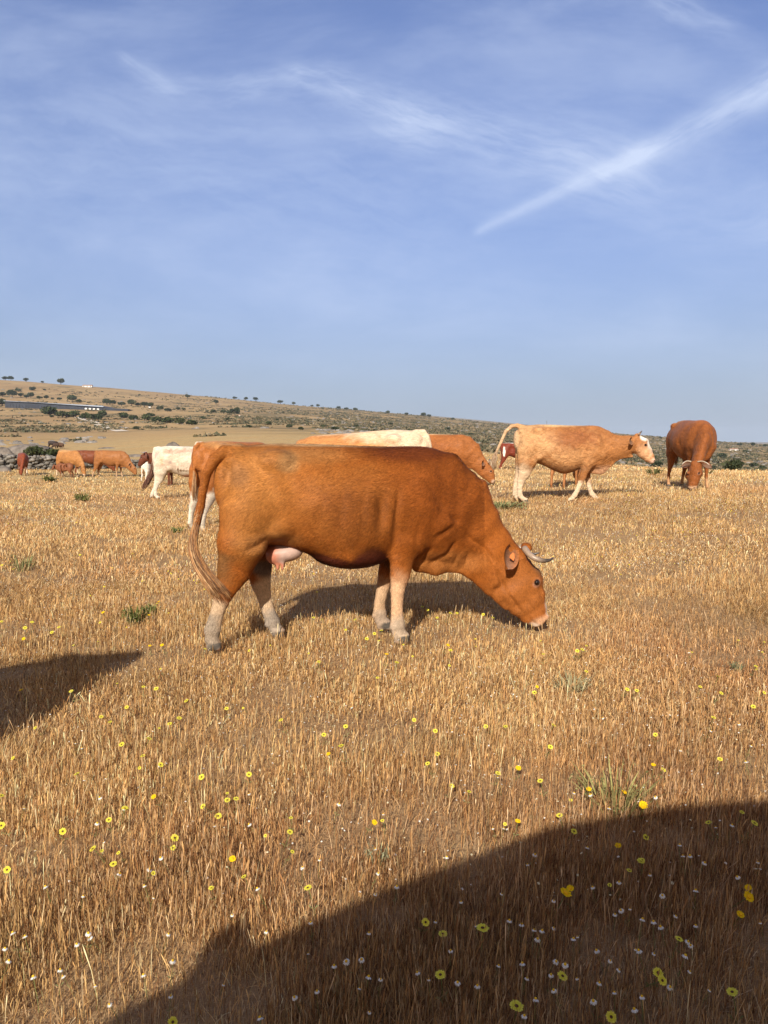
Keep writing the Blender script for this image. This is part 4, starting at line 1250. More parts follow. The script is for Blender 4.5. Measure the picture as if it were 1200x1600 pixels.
def leaf_cloud(mb, c, r, n, size, rng, cols):
    """many small leaf clumps spread through lobes of a crown"""
    lob = max(3, int(n / 60)); L = []
    for i in range(lob):
        d = rng.normal(size=3); d /= np.linalg.norm(d); d[2] = abs(d[2]) * .8 - .15
        L.append((np.array(c) + d * np.array(r) * .55, np.array(r) * rng.uniform(.35, .6), cols[rng.integers(len(cols))]))
    k = np.arange(n) % lob
    P = np.empty((n, 3)); C = np.empty((n, 3))
    D = rng.normal(size=(n, 3)); D /= np.linalg.norm(D, axis=1)[:, None]
    rad = rng.uniform(.55, 1.05, n) ** .6
    for i in range(n):
        P[i] = L[k[i]][0] + D[i] * L[k[i]][1] * rad[i]; C[i] = np.array(L[k[i]][2]) * rng.uniform(.7, 1.3)
    a = rng.normal(size=(n, 3)); a /= np.linalg.norm(a, axis=1)[:, None]
    b = np.cross(a, rng.normal(size=(n, 3))); b /= np.linalg.norm(b, axis=1)[:, None] + 1e-9
    s = size * rng.uniform(.6, 1.3, n)[:, None]
    V = np.stack([P - a * s, P + b * s * .7, P + a * s, P - b * s * .7], 1).reshape(-1, 3)
    F = np.arange(4 * n).reshape(n, 4)
    mb.add(V, F, None, np.repeat(C, 4, axis=0))


OAK = [(.050, .062, .030), (.038, .048, .024), (.065, .075, .038)]
GREEN = [(.060, .072, .028), (.045, .058, .024), (.080, .088, .040)]


def tree_proto(seed, w, h, name, bush=False, cols=OAK):
    rng = np.random.default_rng(seed); mb = MB()
    if bush:
        leaf_cloud(mb, (0, 0, h * .38), (w / 2, w / 2, h * .55), 420, w * .075, rng, cols)
    else:
        leaf_cloud(mb, (0, 0, h * .52), (w * .56, w * .56, h * .46), 620, w * .075, rng, cols)
    crown = mb.mesh('crown_%s' % name, False)
    t = MB()
    t.tube(bez([(0, 0, -.05 * h), (.02 * w, 0, .2 * h), (-.02 * w, .01 * w, .5 * h)], 6), [.06 * w, .045 * w, .04 * w, .035 * w, .03 * w, .02 * w], 7)
    if not bush:
        for q in range(4):
            an = rng.uniform(0, 6.28)
            t.tube([(0, 0, .3 * h), (.18 * w * math.cos(an), .18 * w * math.sin(an), .5 * h), (.3 * w * math.cos(an), .3 * w * math.sin(an), .68 * h)], [.03 * w, .02 * w, .008 * w], 5)
    return crown, t.mesh('trunk_%s' % name)


TREES = [tree_proto(11 + i, 1.0, .80 + .1 * (i % 3), 'oak%d' % i) for i in range(5)]
BUSHES = [tree_proto(31 + i, 1.0, .62, 'bush%d' % i, True) for i in range(4)]
GBUSH = [tree_proto(51 + i, 1.0, .55, 'gbush%d' % i, True, GREEN) for i in range(3)]


def plant(px, py, wpx, label, kind='tree', group=None, i=0):
    q = hit(px, py, 40, 1700); w = wpx * (1.0 if 'skyline' in (group or '') else 1.25) * q[1] / FPX
    prot = {'tree': TREES, 'bush': BUSHES, 'green': GBUSH}[kind]
    cr, tr = prot[i % len(prot)]
    nm = {'tree': 'oak_tree', 'bush': 'bush', 'green': 'bush'}[kind]
    e = empty(nm, (q[0], q[1], q[2] - .02 * w), i * 1.7); e.scale = (w, w, w * (1 + .12 * math.sin(i * 2.3)))
    tag(e, label, 'tree' if kind == 'tree' else 'bush', group)
    link('crown', cr, M_CROWN, e); link('trunk', tr, M_TRUNK, e)



ORD = ['first', 'second', 'third', 'fourth', 'fifth', 'sixth', 'seventh', 'eighth', 'ninth', 'tenth', 'eleventh', 'twelfth', 'thirteenth', 'fourteenth', 'fifteenth', 'sixteenth', 'seventeenth', 'eighteenth', 'nineteenth',
       'twentieth', 'twenty-first', 'twenty-second', 'twenty-third', 'twenty-fourth', 'twenty-fifth', 'twenty-sixth']


def row_of(items, what, kind, group):
    for i, (x, y, w) in enumerate(sorted(items)):
        plant(x, y, w, '%s from the left %s' % (ORD[i], what), kind, group, i)


sky_trees = [(8, 592, 9), (17, 594, 8), (41, 597, 9), (66, 599, 5), (95, 601, 12), (384, 625, 6), (399, 626, 8), (438, 629, 9), (459, 632, 6), (487, 635, 5), (497, 636, 6), (529, 640, 6), (541, 641, 7),
             (555, 643, 7), (607, 647, 8), (635, 649, 6), (662, 652, 8), (670, 652, 7), (707, 657, 6), (1032, 686, 5), (1155, 697, 7), (1176, 698, 8), (1196, 699, 7), (367, 624, 7)]
row_of(sky_trees, 'of the dark oak trees on the skyline', 'tree', 'oak trees along the skyline')
row_trees = [(4, 619, 9), (19, 620, 11), (33, 620, 8), (41, 622, 7), (48, 621, 9), (62, 623, 7), (72, 623, 6), (82, 624, 4), (93, 625, 6), (113, 628, 11), (122, 629, 8), (167, 632, 10), (176, 633, 8), (190, 634, 9), (206, 634, 10),
             (216, 634, 7), (226, 635, 9), (236, 637, 8), (278, 640, 6), (287, 641, 5), (333, 645, 7), (349, 646, 7), (358, 647, 8), (367, 648, 13), (337, 631, 7), (293, 621, 6)]
row_of([(x, y + 1, w) for x, y, w in row_trees], 'of the round oaks halfway up the left hill', 'tree', 'oak trees halfway up the left hill')
row_of([(29, 612, 9), (51, 610, 9), (70, 610, 5), (218, 618, 4), (236, 652, 12), (213, 671, 8), (150, 667, 5), (168, 672, 5), (81, 652, 6), (262, 643, 10), (250, 640, 9)], 'of the bushes on the left hill slope', 'bush', 'scattered bushes on the left hill')
row_of([(78, 649, 22), (98, 652, 20), (118, 652, 18), (134, 655, 17), (150, 656, 20), (3, 634, 20), (192, 653, 16), (208, 656, 14), (226, 657, 16), (245, 660, 18), (262, 661, 16), (280, 663, 18), (300, 664, 16), (160, 650, 14)], 'of the green bushes below the long hall', 'green', 'green bushes below the long building')
for i, (x, y, w, l) in enumerate([(58, 716, 34, 'dense green bush between the granite dome and the stone wall'), (82, 716, 24, 'smaller green bush at the right end of the stone wall bushes')]):
    plant(x, y, w, l, 'green', None, i)
row_of([(1018, 718, 12), (1025, 730, 18), (1113, 732, 9), (1143, 737, 28), (1177, 730, 12), (1190, 736, 12), (1058, 700, 10), (1165, 707, 8), (1008, 702, 10), (1128, 715, 12), (640, 676, 9), (610, 664, 7), (556, 668, 7), (735, 680, 8), (700, 672, 7),
                               (420, 664, 9), (452, 668, 9), (470, 672, 8), (434, 658, 6), (505, 668, 8), (524, 672, 10), (390, 668, 8), (355, 657, 8), (318, 655, 8)], 'of the dark bushes among the far scrub', 'bush', 'bushes among the far scrub')


def far_scrub():
    """the countless low bushes of the far slopes"""
    rng = np.random.default_rng(9); n = 42000
    a = rng.uniform(RAD(-36), RAD(36), n); r = np.exp(rng.uniform(math.log(170), math.log(1560), n))
    x, y = np.sin(a) * r, np.cos(a) * r
    P = np.stack([x, y], 1)
    d = vnoise(P, .0085, 71, 4) + .5 * vnoise(P, .05, 72, 2)
    right = np.clip((x / y + .34) / .3, 0, 1)
    keep = d > (.12 - .20 * right * np.clip((r - 200) / 120, 0, 1) + .35 * np.clip((r - 900) / 500, 0, 1) * (1 - right) + .45 * (r < 330) * (x / y < .1))
    x, y, r = x[keep], y[keep], r[keep]; z = ground(x, y); n = len(x)
    s = rng.uniform(.30, 1.25, n) * (1 + r / 1500)
    V, F, C = [], [], []
    m = 9
    base = rng.normal(size=(n, m, 3)); base[:, :, 2] = np.abs(base[:, :, 2]) * .45; base *= np.array([.55, .55, .55])
    cen = np.stack([x, y, z], 1)[:, None, :] + base * s[:, None, None]
    aa = rng.normal(size=(n, m, 3)); aa /= np.linalg.norm(aa, axis=2)[:, :, None]
    bb = np.cross(aa, rng.normal(size=(n, m, 3))); bb /= np.linalg.norm(bb, axis=2)[:, :, None]
    k = (s[:, None, None] * .42)
    V = np.stack([cen - aa * k, cen + bb * k, cen + aa * k, cen - bb * k], 2).reshape(-1, 3)
    F = np.arange(len(V)).reshape(-1, 4)
    pal = np.array([(.085, .083, .048), (.12, .105, .060), (.16, .13, .078), (.062, .066, .038), (.21, .165, .10)])
    c = pal[rng.integers(0, 5, n)] * rng.uniform(.8, 1.25, n)[:, None]
    C = np.repeat(c, m * 4, axis=0)
    o = link('scrub', mesh_np('scrub', V, F, None, False, C), M_CROWN); tag(o, 'low grey green scrub covering the far slopes', 'scrub', None, 'stuff')
    # scattered pale stones of the far slopes
    n = 2600
    a = rng.uniform(RAD(-30), RAD(34), n); r = np.exp(rng.uniform(math.log(180), math.log(1200), n)); x, y = np.sin(a) * r, np.cos(a) * r
    keep = vnoise(np.stack([x, y], 1), .02, 77, 3) > .1 - .25 * (x / y > -.1)
    x, y, r = x[keep], y[keep], r[keep]; z = ground(x, y); mb = MB()
    for i in range(len(x)):
        v, f4, f3 = sphere_np((0, 0, 0), 1, 6, 4)
        v = v * rng.uniform(.3, .9) * (1 + r[i] / 1200) * np.array([1.4, 1, .6]) * rng.uniform(.7, 1.3, (len(v), 1))
        mb.add(v + np.array([x[i], y[i], z[i]]), f4, f3, np.array([.22, .20, .18]) * rng.uniform(.6, 1.2))
    o = link('field_stones', mb.mesh('field_stones', False), M_WALLSTONE); tag(o, 'small grey stones strewn over the far slopes', 'stones', None, 'stuff')


far_scrub()


def track():
    pts = [(121, 652), (134, 656), (146, 660), (156, 664), (166, 668), (177, 671), (192, 674)]
    W = np.array([hit(x, y, 100) for x, y in pts]); P = bez(W, 60); P[:, 2] = ground(P[:, 0], P[:, 1]) + .12
    T = np.gradient(P, axis=0); N = np.stack([-T[:, 1], T[:, 0], 0 * T[:, 0]], 1); N /= np.linalg.norm(N, axis=1)[:, None]
    w = 2.6
    A = P + N * w; B = P - N * w
    A[:, 2] = ground(A[:, 0], A[:, 1]) + .15; B[:, 2] = ground(B[:, 0], B[:, 1]) + .15
    V = np.concatenate([A, B]); n = len(P)
    F = [[i, i + 1, n + i + 1, n + i] for i in range(n - 1)]
    if np.cross(V[F[0][1]] - V[F[0][0]], V[F[0][3]] - V[F[0][0]])[2] < 0: F = [f[::-1] for f in F]
    o = link('track', mesh_np('track', V, F), M_TRACK); tag(o, 'pale gravel track running down the left slope', 'track', None, 'structure')


track()


def long_building():
    """the long low dark hall with a grey sheet roof on the left hill"""
    a = hit(8, 637, 200); r0 = a[1]
    b = ray(200, 646); b = b * (r0 * 1.02); A = np.array([a[0], a[1]]); B = np.array([b[0], b[1]])
    L = np.linalg.norm(B - A); rz = math.atan2(B[1] - A[1], B[0] - A[0]); s = r0 / FPX
    za = CAMH + ray(8, 637)[2] * r0; zb = CAMH + ray(200, 646)[2] * r0 * 1.02
    root = empty('long_building', (A[0], A[1], za), rz); root.rotation_euler = (0, -math.atan2(zb - za, L), rz)
    tag(root, 'long low hall with a grey sheet roof and dark wall on the left hillside', 'building')
    W = 70.0; h0, h1 = 10.0 * s, 7.0 * s
    def wedge(x0, x1, z0, z1a, z1b, y0, y1, yz=0):
        return np.array([[x0, y0, z0], [x1, y0, z0], [x1, y1, z0], [x0, y1, z0], [x0, y0, z1a], [x1, y0, z1b], [x1, y1, z1b + yz], [x0, y1, z1a + yz]])
    fb = [[0, 3, 2, 1], [4, 5, 6, 7], [0, 1, 5, 4], [1, 2, 6, 5], [2, 3, 7, 6], [3, 0, 4, 7]]
    m = MB(); m.add(wedge(0, L, -6, h0, h1, 0, W, 0), fb)
    for i in range(40):
        x = L * (i + .5) / 40; m.box((x, -.15, h1 * .45), (.35, .25, h1 * .45))
    w = m.mesh('wall', False); link('wall', w, M_DARKW, root)
    m = MB(); m.add(wedge(-1, L * .80, h0 + .01, h0 + .5, h1 + .6, -1.5, W, 2.5 * s), fb)
    link('roof', m.mesh('roof', False), M_ROOFG, root)
    for i in range(4):
        x = L * (.655 + .033 * i); m = MB(); m.box((x, -.6, h1 * .62), (1.7 * s, .3, 1.2 * s)); link('window', m.mesh('window', False), M_PALE, root)


long_building()


def house(px, py, wpx, hpx, label, n=3):
    q = hit(px, py, 200, 1450); s = q[1] / FPX
    root = empty('farmhouse', (q[0], q[1], q[2] - .3), RAD(6)); tag(root, label, 'house')
    W, Hh = wpx * s, hpx * s
    m = MB(); m.box((0, 0, Hh * .5), (W / 2, W * .2, Hh * .5)); link('wall', m.mesh('wall', False), M_PALE, root)
    m = MB(); v = [[-W * .53, -W * .24, Hh], [W * .53, -W * .24, Hh], [W * .53, W * .24, Hh], [-W * .53, W * .24, Hh], [-W * .53, 0, Hh * 1.5], [W * .53, 0, Hh * 1.5]]
    m.add(v, [[0, 1, 5, 4], [2, 3, 4, 5], [0, 3, 2, 1]], [[0, 4, 3], [1, 2, 5]]); link('roof', m.mesh('roof', False), M_TILE, root)
    for i in range(n):
        m = MB(); m.box((-W * .35 + W * .7 * i / max(1, n - 1), -W * .205, Hh * .5), (W * .05, .12, Hh * .22)); link('window', m.mesh('window', False), M_DARKW, root)


house(137, 605, 14, 2.6, 'small white farmhouse high on the left hill near the skyline')
house(374, 651, 3, 2.4, 'tiny white hut at the foot of the left hill', 1)
house(1146, 704, 13, 2.6, 'pale low house on the far right slope')
house(234, 637, 3.5, 2.2, 'tiny white hut among the oaks halfway up the left hill', 1)


def mast(px, py, hpx, label):
    q = hit(px, py, 200, 1450); s = q[1] / FPX; m = MB(); Hh = hpx * s; w = .6 * s
    for sx, sy in ((-1, -1), (1, -1), (1, 1), (-1, 1)):
        m.tube([(sx * w, sy * w, 0), (sx * w * .15, sy * w * .15, Hh)], [.14 * s, .10 * s], 4)
    for k in range(6):
        z = Hh * k / 6; f = 1 - .85 * k / 6; g = 1 - .85 * (k + 1) / 6
        m.tube([(-w * f, -w * f, z), (w * g, -w * g, z + Hh / 6)], .06 * s, 4)
    for k in (.7, .85):
        m.tube([(-1.6 * s, 0, Hh * k), (1.6 * s, 0, Hh * k)], .10 * s, 4)
    o = link('lattice_mast', m.mesh('lattice_mast', False), M_STEEL); o.location = (q[0], q[1], q[2] - .5); tag(o, label, 'mast')


mast(292, 619, 7, 'thin lattice mast on the skyline of the left hill')
mast(854, 667, 12, 'thin lattice mast on the skyline above the walking cow')


# ------------------------------------------------------------------ unseen domed vehicle added behind the camera to cast the lower right shadow
def shadow_caster():
    root = empty('shadow_trailer', (0.55, -1.05, gz(.5, -1.5))); tag(root, 'unseen domed stand-in behind the camera, added to cast the large lower right shadow', 'shadow_caster')
    paint_ = simple_mat('caster_paint', (.30, .32, .33), .45, .1, 6); tyre = simple_mat('tyre_rubber', (.03, .03, .03), .85, .2, 20)
    prof = [(-2.02, 1.0), (-1.97, 1.5), (-1.83, 1.76), (-1.54, 1.93), (-1.24, 2.09), (-.73, 2.32), (-.3, 2.41), (.2, 2.46), (.9, 2.49), (1.6, 2.49), (2.6, 2.44)]
    m = MB(); V = []; W = 2.0
    pr = prof + [(2.6, .55), (-2.02, .55)]
    n = len(pr)
    for y in (0, -W):
        V += [(x, y, z) for x, z in pr]
    me = bpy.data.meshes.new('body'); me.from_pydata(V, [], [list(range(n)), list(range(2 * n - 1, n - 1, -1))] + [[i, i + n, (i + 1) % n + n, (i + 1) % n] for i in range(n)])
    link('body', me, paint_, root)
    for k, z in enumerate((.8, 1.05, 1.3)):
        m = MB(); m.box((.3, .02, z), (2.1, .015, .035)); link('rail', m.mesh('rail', False), paint_, root)
    for x in (-.5, .55):
        for y in (.12, -W - .12):
            t, f4, f3 = tube_np([(x, y - .11, .36), (x, y - .09, .36), (x, y + .09, .36), (x, y + .11, .36)], [.30, .36, .36, .30], 28)
            w = link('wheel', mesh_np('wheel', t, f4, f3, False), tyre, root)
            t, f4, f3 = tube_np([(x, y - .115, .36), (x, y + .115, .36)], [.19, .19], 20); link('rim', mesh_np('rim', t, f4, f3, False), paint_, w)
    m = MB(); m.tube([(-1.66, -.08, 1.6), (-1.66, -.08, 1.97), (-1.66, -.08, 2.01)], [.075, .075, .04], 10); link('shadow_bump', m.mesh('shadow_bump'), paint_, root)  # stub added to give the cast shadow its small peak
    m = MB(); m.tube([(-2.0, -.5, .6), (-3.3, -1.0, .5)], .05, 8); m.tube([(-2.0, -1.5, .6), (-3.3, -1.0, .5)], .05, 8); m.tube([(-3.3, -1.0, .5), (-3.3, -1.0, 0)], .03, 8)
    link('drawbar', m.mesh('drawbar'), paint_, root)


shadow_caster()


# ------------------------------------------------------------------ grass
def blade_material(name, trans=.18):
    m, t, out = new_mat(name)
    at = t.new('ShaderNodeAttribute'); at.attribute_name = 'Col'
    d = t.new('ShaderNodeBsdfDiffuse'); tr = t.new('ShaderNodeBsdfTranslucent')
    t.l.new(at.outputs['Color'], d.inputs[0]); t.l.new(at.outputs['Color'], tr.inputs[0])
    mx = t.new('ShaderNodeMixShader'); mx.inputs[0].default_value = trans
    t.l.new(d.outputs[0], mx.inputs[1]); t.l.new(tr.outputs[0], mx.inputs[2]); t.l.new(mx.outputs[0], out.inputs[0])
    return m


M_GRASS = blade_material('dry_blades')
PAL = np.array([(.64, .42, .185), (.54, .325, .135), (.36, .19, .078), (.17, .085, .040), (.80, .61, .36), (.48, .32, .175), (.38, .32, .16), (.62, .44, .24)])


def scatter(n, r0, r1, rng, spread=RAD(33), extra=1.2):
    """points in the wedge in front of the camera, evenly dense; wider than the picture by `extra` metres"""
    y = np.sqrt(rng.uniform(r0 ** 2, r1 ** 2, n)); half = y * math.tan(spread) + extra
    x = rng.uniform(-1, 1, n) * half
    return x, y


def blades(x, y, h, w, rng, pal, bend=.35, heads=.25, fuzz=1.0, palw=None):
    n = len(x); z = ground(x, y) - .004
    th = rng.uniform(0, 2 * math.pi, n)
    sx, sy = np.cos(th), np.sin(th)
    P = np.stack([x, y], 1)
    wa = 3.0 * vnoise(P, .35, 81, 2) + rng.uniform(-2.6, 2.6, n)
    comb = np.clip(vnoise(P, .55, 83, 2) * 1.6, 0, 1)            # places where the grass lies over
    amt = bend * (.2 + 1.1 * rng.random(n) ** 1.5) + .9 * comb * rng.random(n)
    lx, ly = np.cos(wa) * amt, np.sin(wa) * amt
    up = 1 / np.sqrt(1 + amt ** 2 * .6)
    b = np.stack([x, y, z], 1)
    m1 = b + np.stack([lx * h * .38, ly * h * .38, h * .55 * up], 1)
    tp = b + np.stack([lx * h, ly * h, h * up], 1)
    sd = np.stack([sx * w / 2, sy * w / 2, 0 * w], 1)
    hd = rng.random(n) < heads
    mw = np.where(hd, .55, .85)[:, None]
    V = np.stack([b - sd * .7, b + sd * .7, m1 + sd * mw, m1 - sd * mw, tp], 1)
    # seed heads: widen again near the tip
    q = tp * .72 + m1 * .28; hw = np.where(hd, 1.55, .55)[:, None]
    V = np.concatenate([V, np.stack([q + sd * hw, q - sd * hw], 1)], 1).reshape(-1, 3)
    i = np.arange(n)[:, None] * 7
    F4 = np.concatenate([i + np.array([0, 1, 2, 3]), i + np.array([3, 2, 5, 6])]); F3 = i + np.array([6, 5, 4])
    k = rng.choice(len(pal), n, p=palw)
    tone = 1 + .30 * vnoise(P, .7, 85, 3) + .16 * vnoise(P, 4.0, 86, 2)
    c = pal[k] * rng.uniform(.6, 1.3, n)[:, None] * tone[:, None]
    green = np.clip(vnoise(P, .22, 87, 3) - .32, 0, .35)[:, None] * 1.1
    c = c * (1 - green) + np.array([.30, .30, .12]) * green
    red = np.clip(vnoise(P, .42, 88, 3) * 1.3 - .02 + .25 * np.clip((x - .3) / 2, 0, 1) * (y < 6.5) * (y > 2), 0, .6)[:, None]
    c = c * (1 - red * np.array([.22, .34, .30]))
    cc = np.repeat(c[:, None, :], 7, axis=1)
    return V, F4, F3, np.clip(cc.reshape(-1, 3), .01, .85)


def density_keep(x, y, rng, lo=.14):
    P = np.stack([x, y], 1)
    d = .55 + 1.35 * vnoise(P, 1.6, 91, 3) + .3 * vnoise(P, 9, 92, 1)
    return rng.random(len(x)) < np.clip(d, lo, 1)


def grass():
    rng = np.random.default_rng(77); mb = MB()
    w_near = np.array([.20, .20, .17, .13, .08, .12, .03, .07]); w_near /= w_near.sum()
    w_far = np.array([.24, .16, .08, .04, .20, .12, .04, .12]); w_far /= w_far.sum()
    def zone(n, r0, r1, hm, wm, heads=.3, bend=.28, pw=None, spread=RAD(33), extra=1.0):
        x, y = scatter(n, r0, r1, rng, spread, extra); k = density_keep(x, y, rng); x, y = x[k], y[k]
        P = np.stack([x, y], 1)
        h = np.minimum(hm * rng.lognormal(-.08, .45, len(x)) * (1 + .55 * vnoise(P, .9, 95, 2)) * np.where(y < 5, .80, .92), .15); w = wm * rng.uniform(.6, 1.5, len(x))
        V, F4, F3, C = blades(x, y, h, w, rng, PAL * np.array([1.04, 1.01, .96]), bend, heads, palw=pw); mb.add(V, F4, F3, C)
    zone(120000, 1.2, 2.5, .060, .0017, .35, pw=w_near)
    zone(170000, 1.2, 2.5, .026, .0017, .0, 1.4, pw=w_near)
    zone(GR[0], 1.2, 3.6, .062, .0020, .35, pw=w_near)          # stalks
    zone(GR[1], 1.2, 3.6, .030, .0021, .0, 1.1, pw=w_near)       # thatch
    zone(90000, 1.2, 3.0, .040, .0015, .3, .9, pw=w_near)
    zone(60000, 3.0, 5.0, .040, .0022, .3, 1.2, pw=w_near)
    zone(5000, 1.2, 4.0, .105, .0022, .6, .15, pw=w_far)         # a few tall bleached stalks
    zone(GR[2], 3.6, 7.5, .050, .0030, .35, pw=w_near)
    zone(GR[3], 3.6, 7.5, .030, .0034, .0, 1.1, pw=w_near)
    zone(7000, 3.6, 9.0, .100, .0034, .6, .15, pw=w_far)
    zone(GR[4], 7.5, 15, .048, .0062, .3, .5, pw=(w_near + w_far) / 2)
    zone(GR[5], 15, 30, .052, .012, .3, .6, pw=w_far, extra=2)
    zone(GR[6], 30, 62, .075, .032, .3, .6, pw=w_far, extra=3)
    o = link('dry_grass', mb.mesh('dry_grass', False), M_GRASS); tag(o, 'short dry golden and reddish grass with seed heads covering the pasture', 'grass', None, 'stuff')


GR = [190000, 200000, 310000, 270000, 330000, 210000, 90000]
grass()


# ------------------------------------------------------------------ flowers
M_PET = blade_material('petals', .25)
M_CEN = simple_mat('flower_centre', None, .8, .2, 400, attr=True, spec=.1)


def flower_meshes(kind, seed):
    """petals, centre and stem of one flower, head at the origin, 1 = head radius; stem 11 cm"""
    rng = np.random.default_rng(seed); mb = MB()
    if kind == 'yellow':
        n, r0, r1, w, c = 15, .30, 1.0, .20, (.78, .70, .10); rise = .05
    elif kind == 'orange':
        n, r0, r1, w, c = 17, .20, 1.0, .19, (.85, .55, .015); rise = .10
    else:
        n, r0, r1, w, c = 12, .30, 1.0, .20, (.80, .78, .72); rise = -.45
    for i in range(n):
        a = 2 * math.pi * i / n + rng.uniform(-.08, .08); ca, sa = math.cos(a), math.sin(a); l = r1 * rng.uniform(.88, 1.06)
        pts = [(r0, -w * .5, 0), (r0, w * .5, 0), ((r0 + l) / 2, w, rise * .35), (l * .93, w * .62, rise), (l, 0, rise * 1.1), (l * .93, -w * .62, rise), ((r0 + l) / 2, -w, rise * .35)]
        V = [(p * ca - q * sa, p * sa + q * ca, z) for p, q, z in pts]
        me_f = [[0, 1, 2, 6], [6, 2, 3, 5]]
        mb.add(V, me_f, [[5, 3, 4]], np.array(c) * rng.uniform(.85, 1.1))
    if kind == 'yellow':    # the second, inner row of short petals
        for i in range(12):
            a = 2 * math.pi * (i + .5) / 12; ca, sa = math.cos(a), math.sin(a)
            V = [(p * ca - q * sa, p * sa + q * ca, z) for p, q, z in [(.2, -.08, .03), (.2, .08, .03), (.62, .13, .12), (.62, -.13, .12)]]
            mb.add(V, [[0, 1, 2, 3]], None, (.70, .62, .06))
    pet = mb.mesh('petals_' + kind, False)
    mb = MB()
    if kind == 'yellow':
        mb.add(*sphere_np((0, 0, .03), (.30, .30, .12), 10, 6), col=(.10, .045, .02))
    elif kind == 'orange':
        mb.add(*sphere_np((0, 0, .05), (.42, .42, .22), 10, 6), col=(.80, .42, .01))
    else:
        mb.add(*sphere_np((0, 0, .10), (.42, .42, .42), 10, 6), col=(.72, .42, .03))
    cen = mb.mesh('centre_' + kind)
    mb = MB(); mb.tube(bez([(0, 0, -.02), (.15, .1, -3.0), (-.1, .2, -6.5), (.1, 0, -10.5)], 6), [.10, .08, .08, .08, .08, .08], 5, (.16, .19, .06))
    mb.add(*sphere_np((0, 0, -.12), (.26, .26, .16), 8, 5), col=(.15, .20, .06))
    for s_ in (-1, 1):
        mb.add([(0, 0, -6), (s_ * .9, .3, -5.0), (s_ * 1.5, .4, -4.9), (s_ * .8, .1, -5.4)], [[0, 1, 2, 3]], None, (.18, .20, .08))
    stem = mb.mesh('stem_' + kind)
    return pet, cen, stem


FL = {k: [flower_meshes(k, i) for i in range(3)] for k in ('yellow', 'orange', 'white')}
HR = {'yellow': .0125, 'orange': .0125, 'white': .0085}
FL_N = [0]


def flower(kind, px, py, size=1.0, where='sun', height=None):
    i = FL_N[0]; FL_N[0] += 1
    rng = np.random.default_rng(1000 + i)
    h = height or rng.uniform(.07, .11)
    q = hit(px, py, .8, 200, h)
    nm = {'yellow': 'yellow_daisy', 'orange': 'orange_marigold', 'white': 'white_daisy'}[kind]
    look = {'yellow': 'dark-centred pale yellow daisy', 'orange': 'deep yellow marigold', 'white': 'small white daisy'}[kind]
    side = 'near the left edge of' if px < 240 else 'left of centre in' if px < 480 else 'in the middle of' if px < 720 else 'right of centre in' if px < 960 else 'near the right edge of'
    rows = ((1350, 'high'), (1450, 'midway'), (9999, 'low')) if where == 'shade' else ((1120, 'high'), (1280, 'midway'), (9999, 'low'))
    row = next(w_ for lim, w_ in rows if py < lim)
    place = {'sun': '%s %s the sunlit foreground' % (row, side), 'shade': '%s %s the shaded foreground' % (row, side), 'mid': '%s the field around the near cow' % side}[where]
    e = empty(nm, tuple(q)); tag(e, look + ' ' + place, 'flower', {'yellow': 'pale yellow daisies ', 'orange': 'deep yellow marigolds ', 'white': 'white daisies '}[kind] + place)
    r = HR[kind] * size * rng.uniform(.88, 1.15); e.scale = (r, r, max(r, h / 10.5))
    e.rotation_euler = (rng.uniform(.05, .75), rng.uniform(-.35, .35), rng.uniform(-.6, .6))      # heads turn to the light, over the viewer's shoulder
    if kind == 'white':
        e.rotation_euler = (rng.uniform(-.1, .45), rng.uniform(-.4, .4), rng.uniform(0, 6))
    e.scale = (r, r, r)
    p, c, s = FL[kind][i % 3]
    link('petals', p, M_PET, e); link('centre', c, M_CEN, e); link('stem', s, M_CEN, e)
    return e


def shade_at(px, py):
    return py > np.interp(px, [180, 230, 400, 600, 850, 1200, 1300], [1640, 1600, 1490, 1395, 1305, 1258, 1250])


YEL = [(111,1080),(224,1073),(198,1105),(158,1120),(172,1128),(280,1122),(265,1131),(190,1163),(233,1154),(223,1181),(251,1195),(120,1209),(195,1263),(170,1281),(98,1299),(145,1326),(177,1350),(315,1214),(389,1210),(355,1250),(369,1248),
       (317,1260),(341,1275),(273,1309),(453,1300),(481,1387),(439,1125),(540,1135),(506,1148),(533,1165),(498,1034),(244,1076),(11,1359),(2,1290),(2,1243),(270,1597),(291,1095),(354,1107),(590,1059),(916,1049),(835,1082),(980,1077),(995,1079),
       (1094,1073),(1122,1057),(1127,1083),(1177,1104),(1115,1121),(647,1125),(680,1142),(759,1135),(790,1135),(865,1133),(860,1167),(683,1178),(668,1193),(778,1208),(844,1220),(706,1228),(1125,1186),(1024,1148),(874,1274),(897,1299),
       (1179,1286),(1107,1285),(665,1441),(692,1459),(754,1450),(1002,1345),(688,1523),(807,1572),(879,1525),(955,1589),(1028,1520),(1035,1532),(1144,1550),(1009,1308),(1061,1467),(849,1022),(902,1017),(910,1015),(704,1016),(1181,1041)]
ORA = [(33,1078),(240,1245),(363,1342),(585,1285),(513,1178),(839,1073),(810,1200),(1021,1195),(920,1233),(976,1238),(1005,1258),(809,1283),(966,1321),(884,1395),(891,1388),(1170,1401),(1157,1429),(1169,1387)]
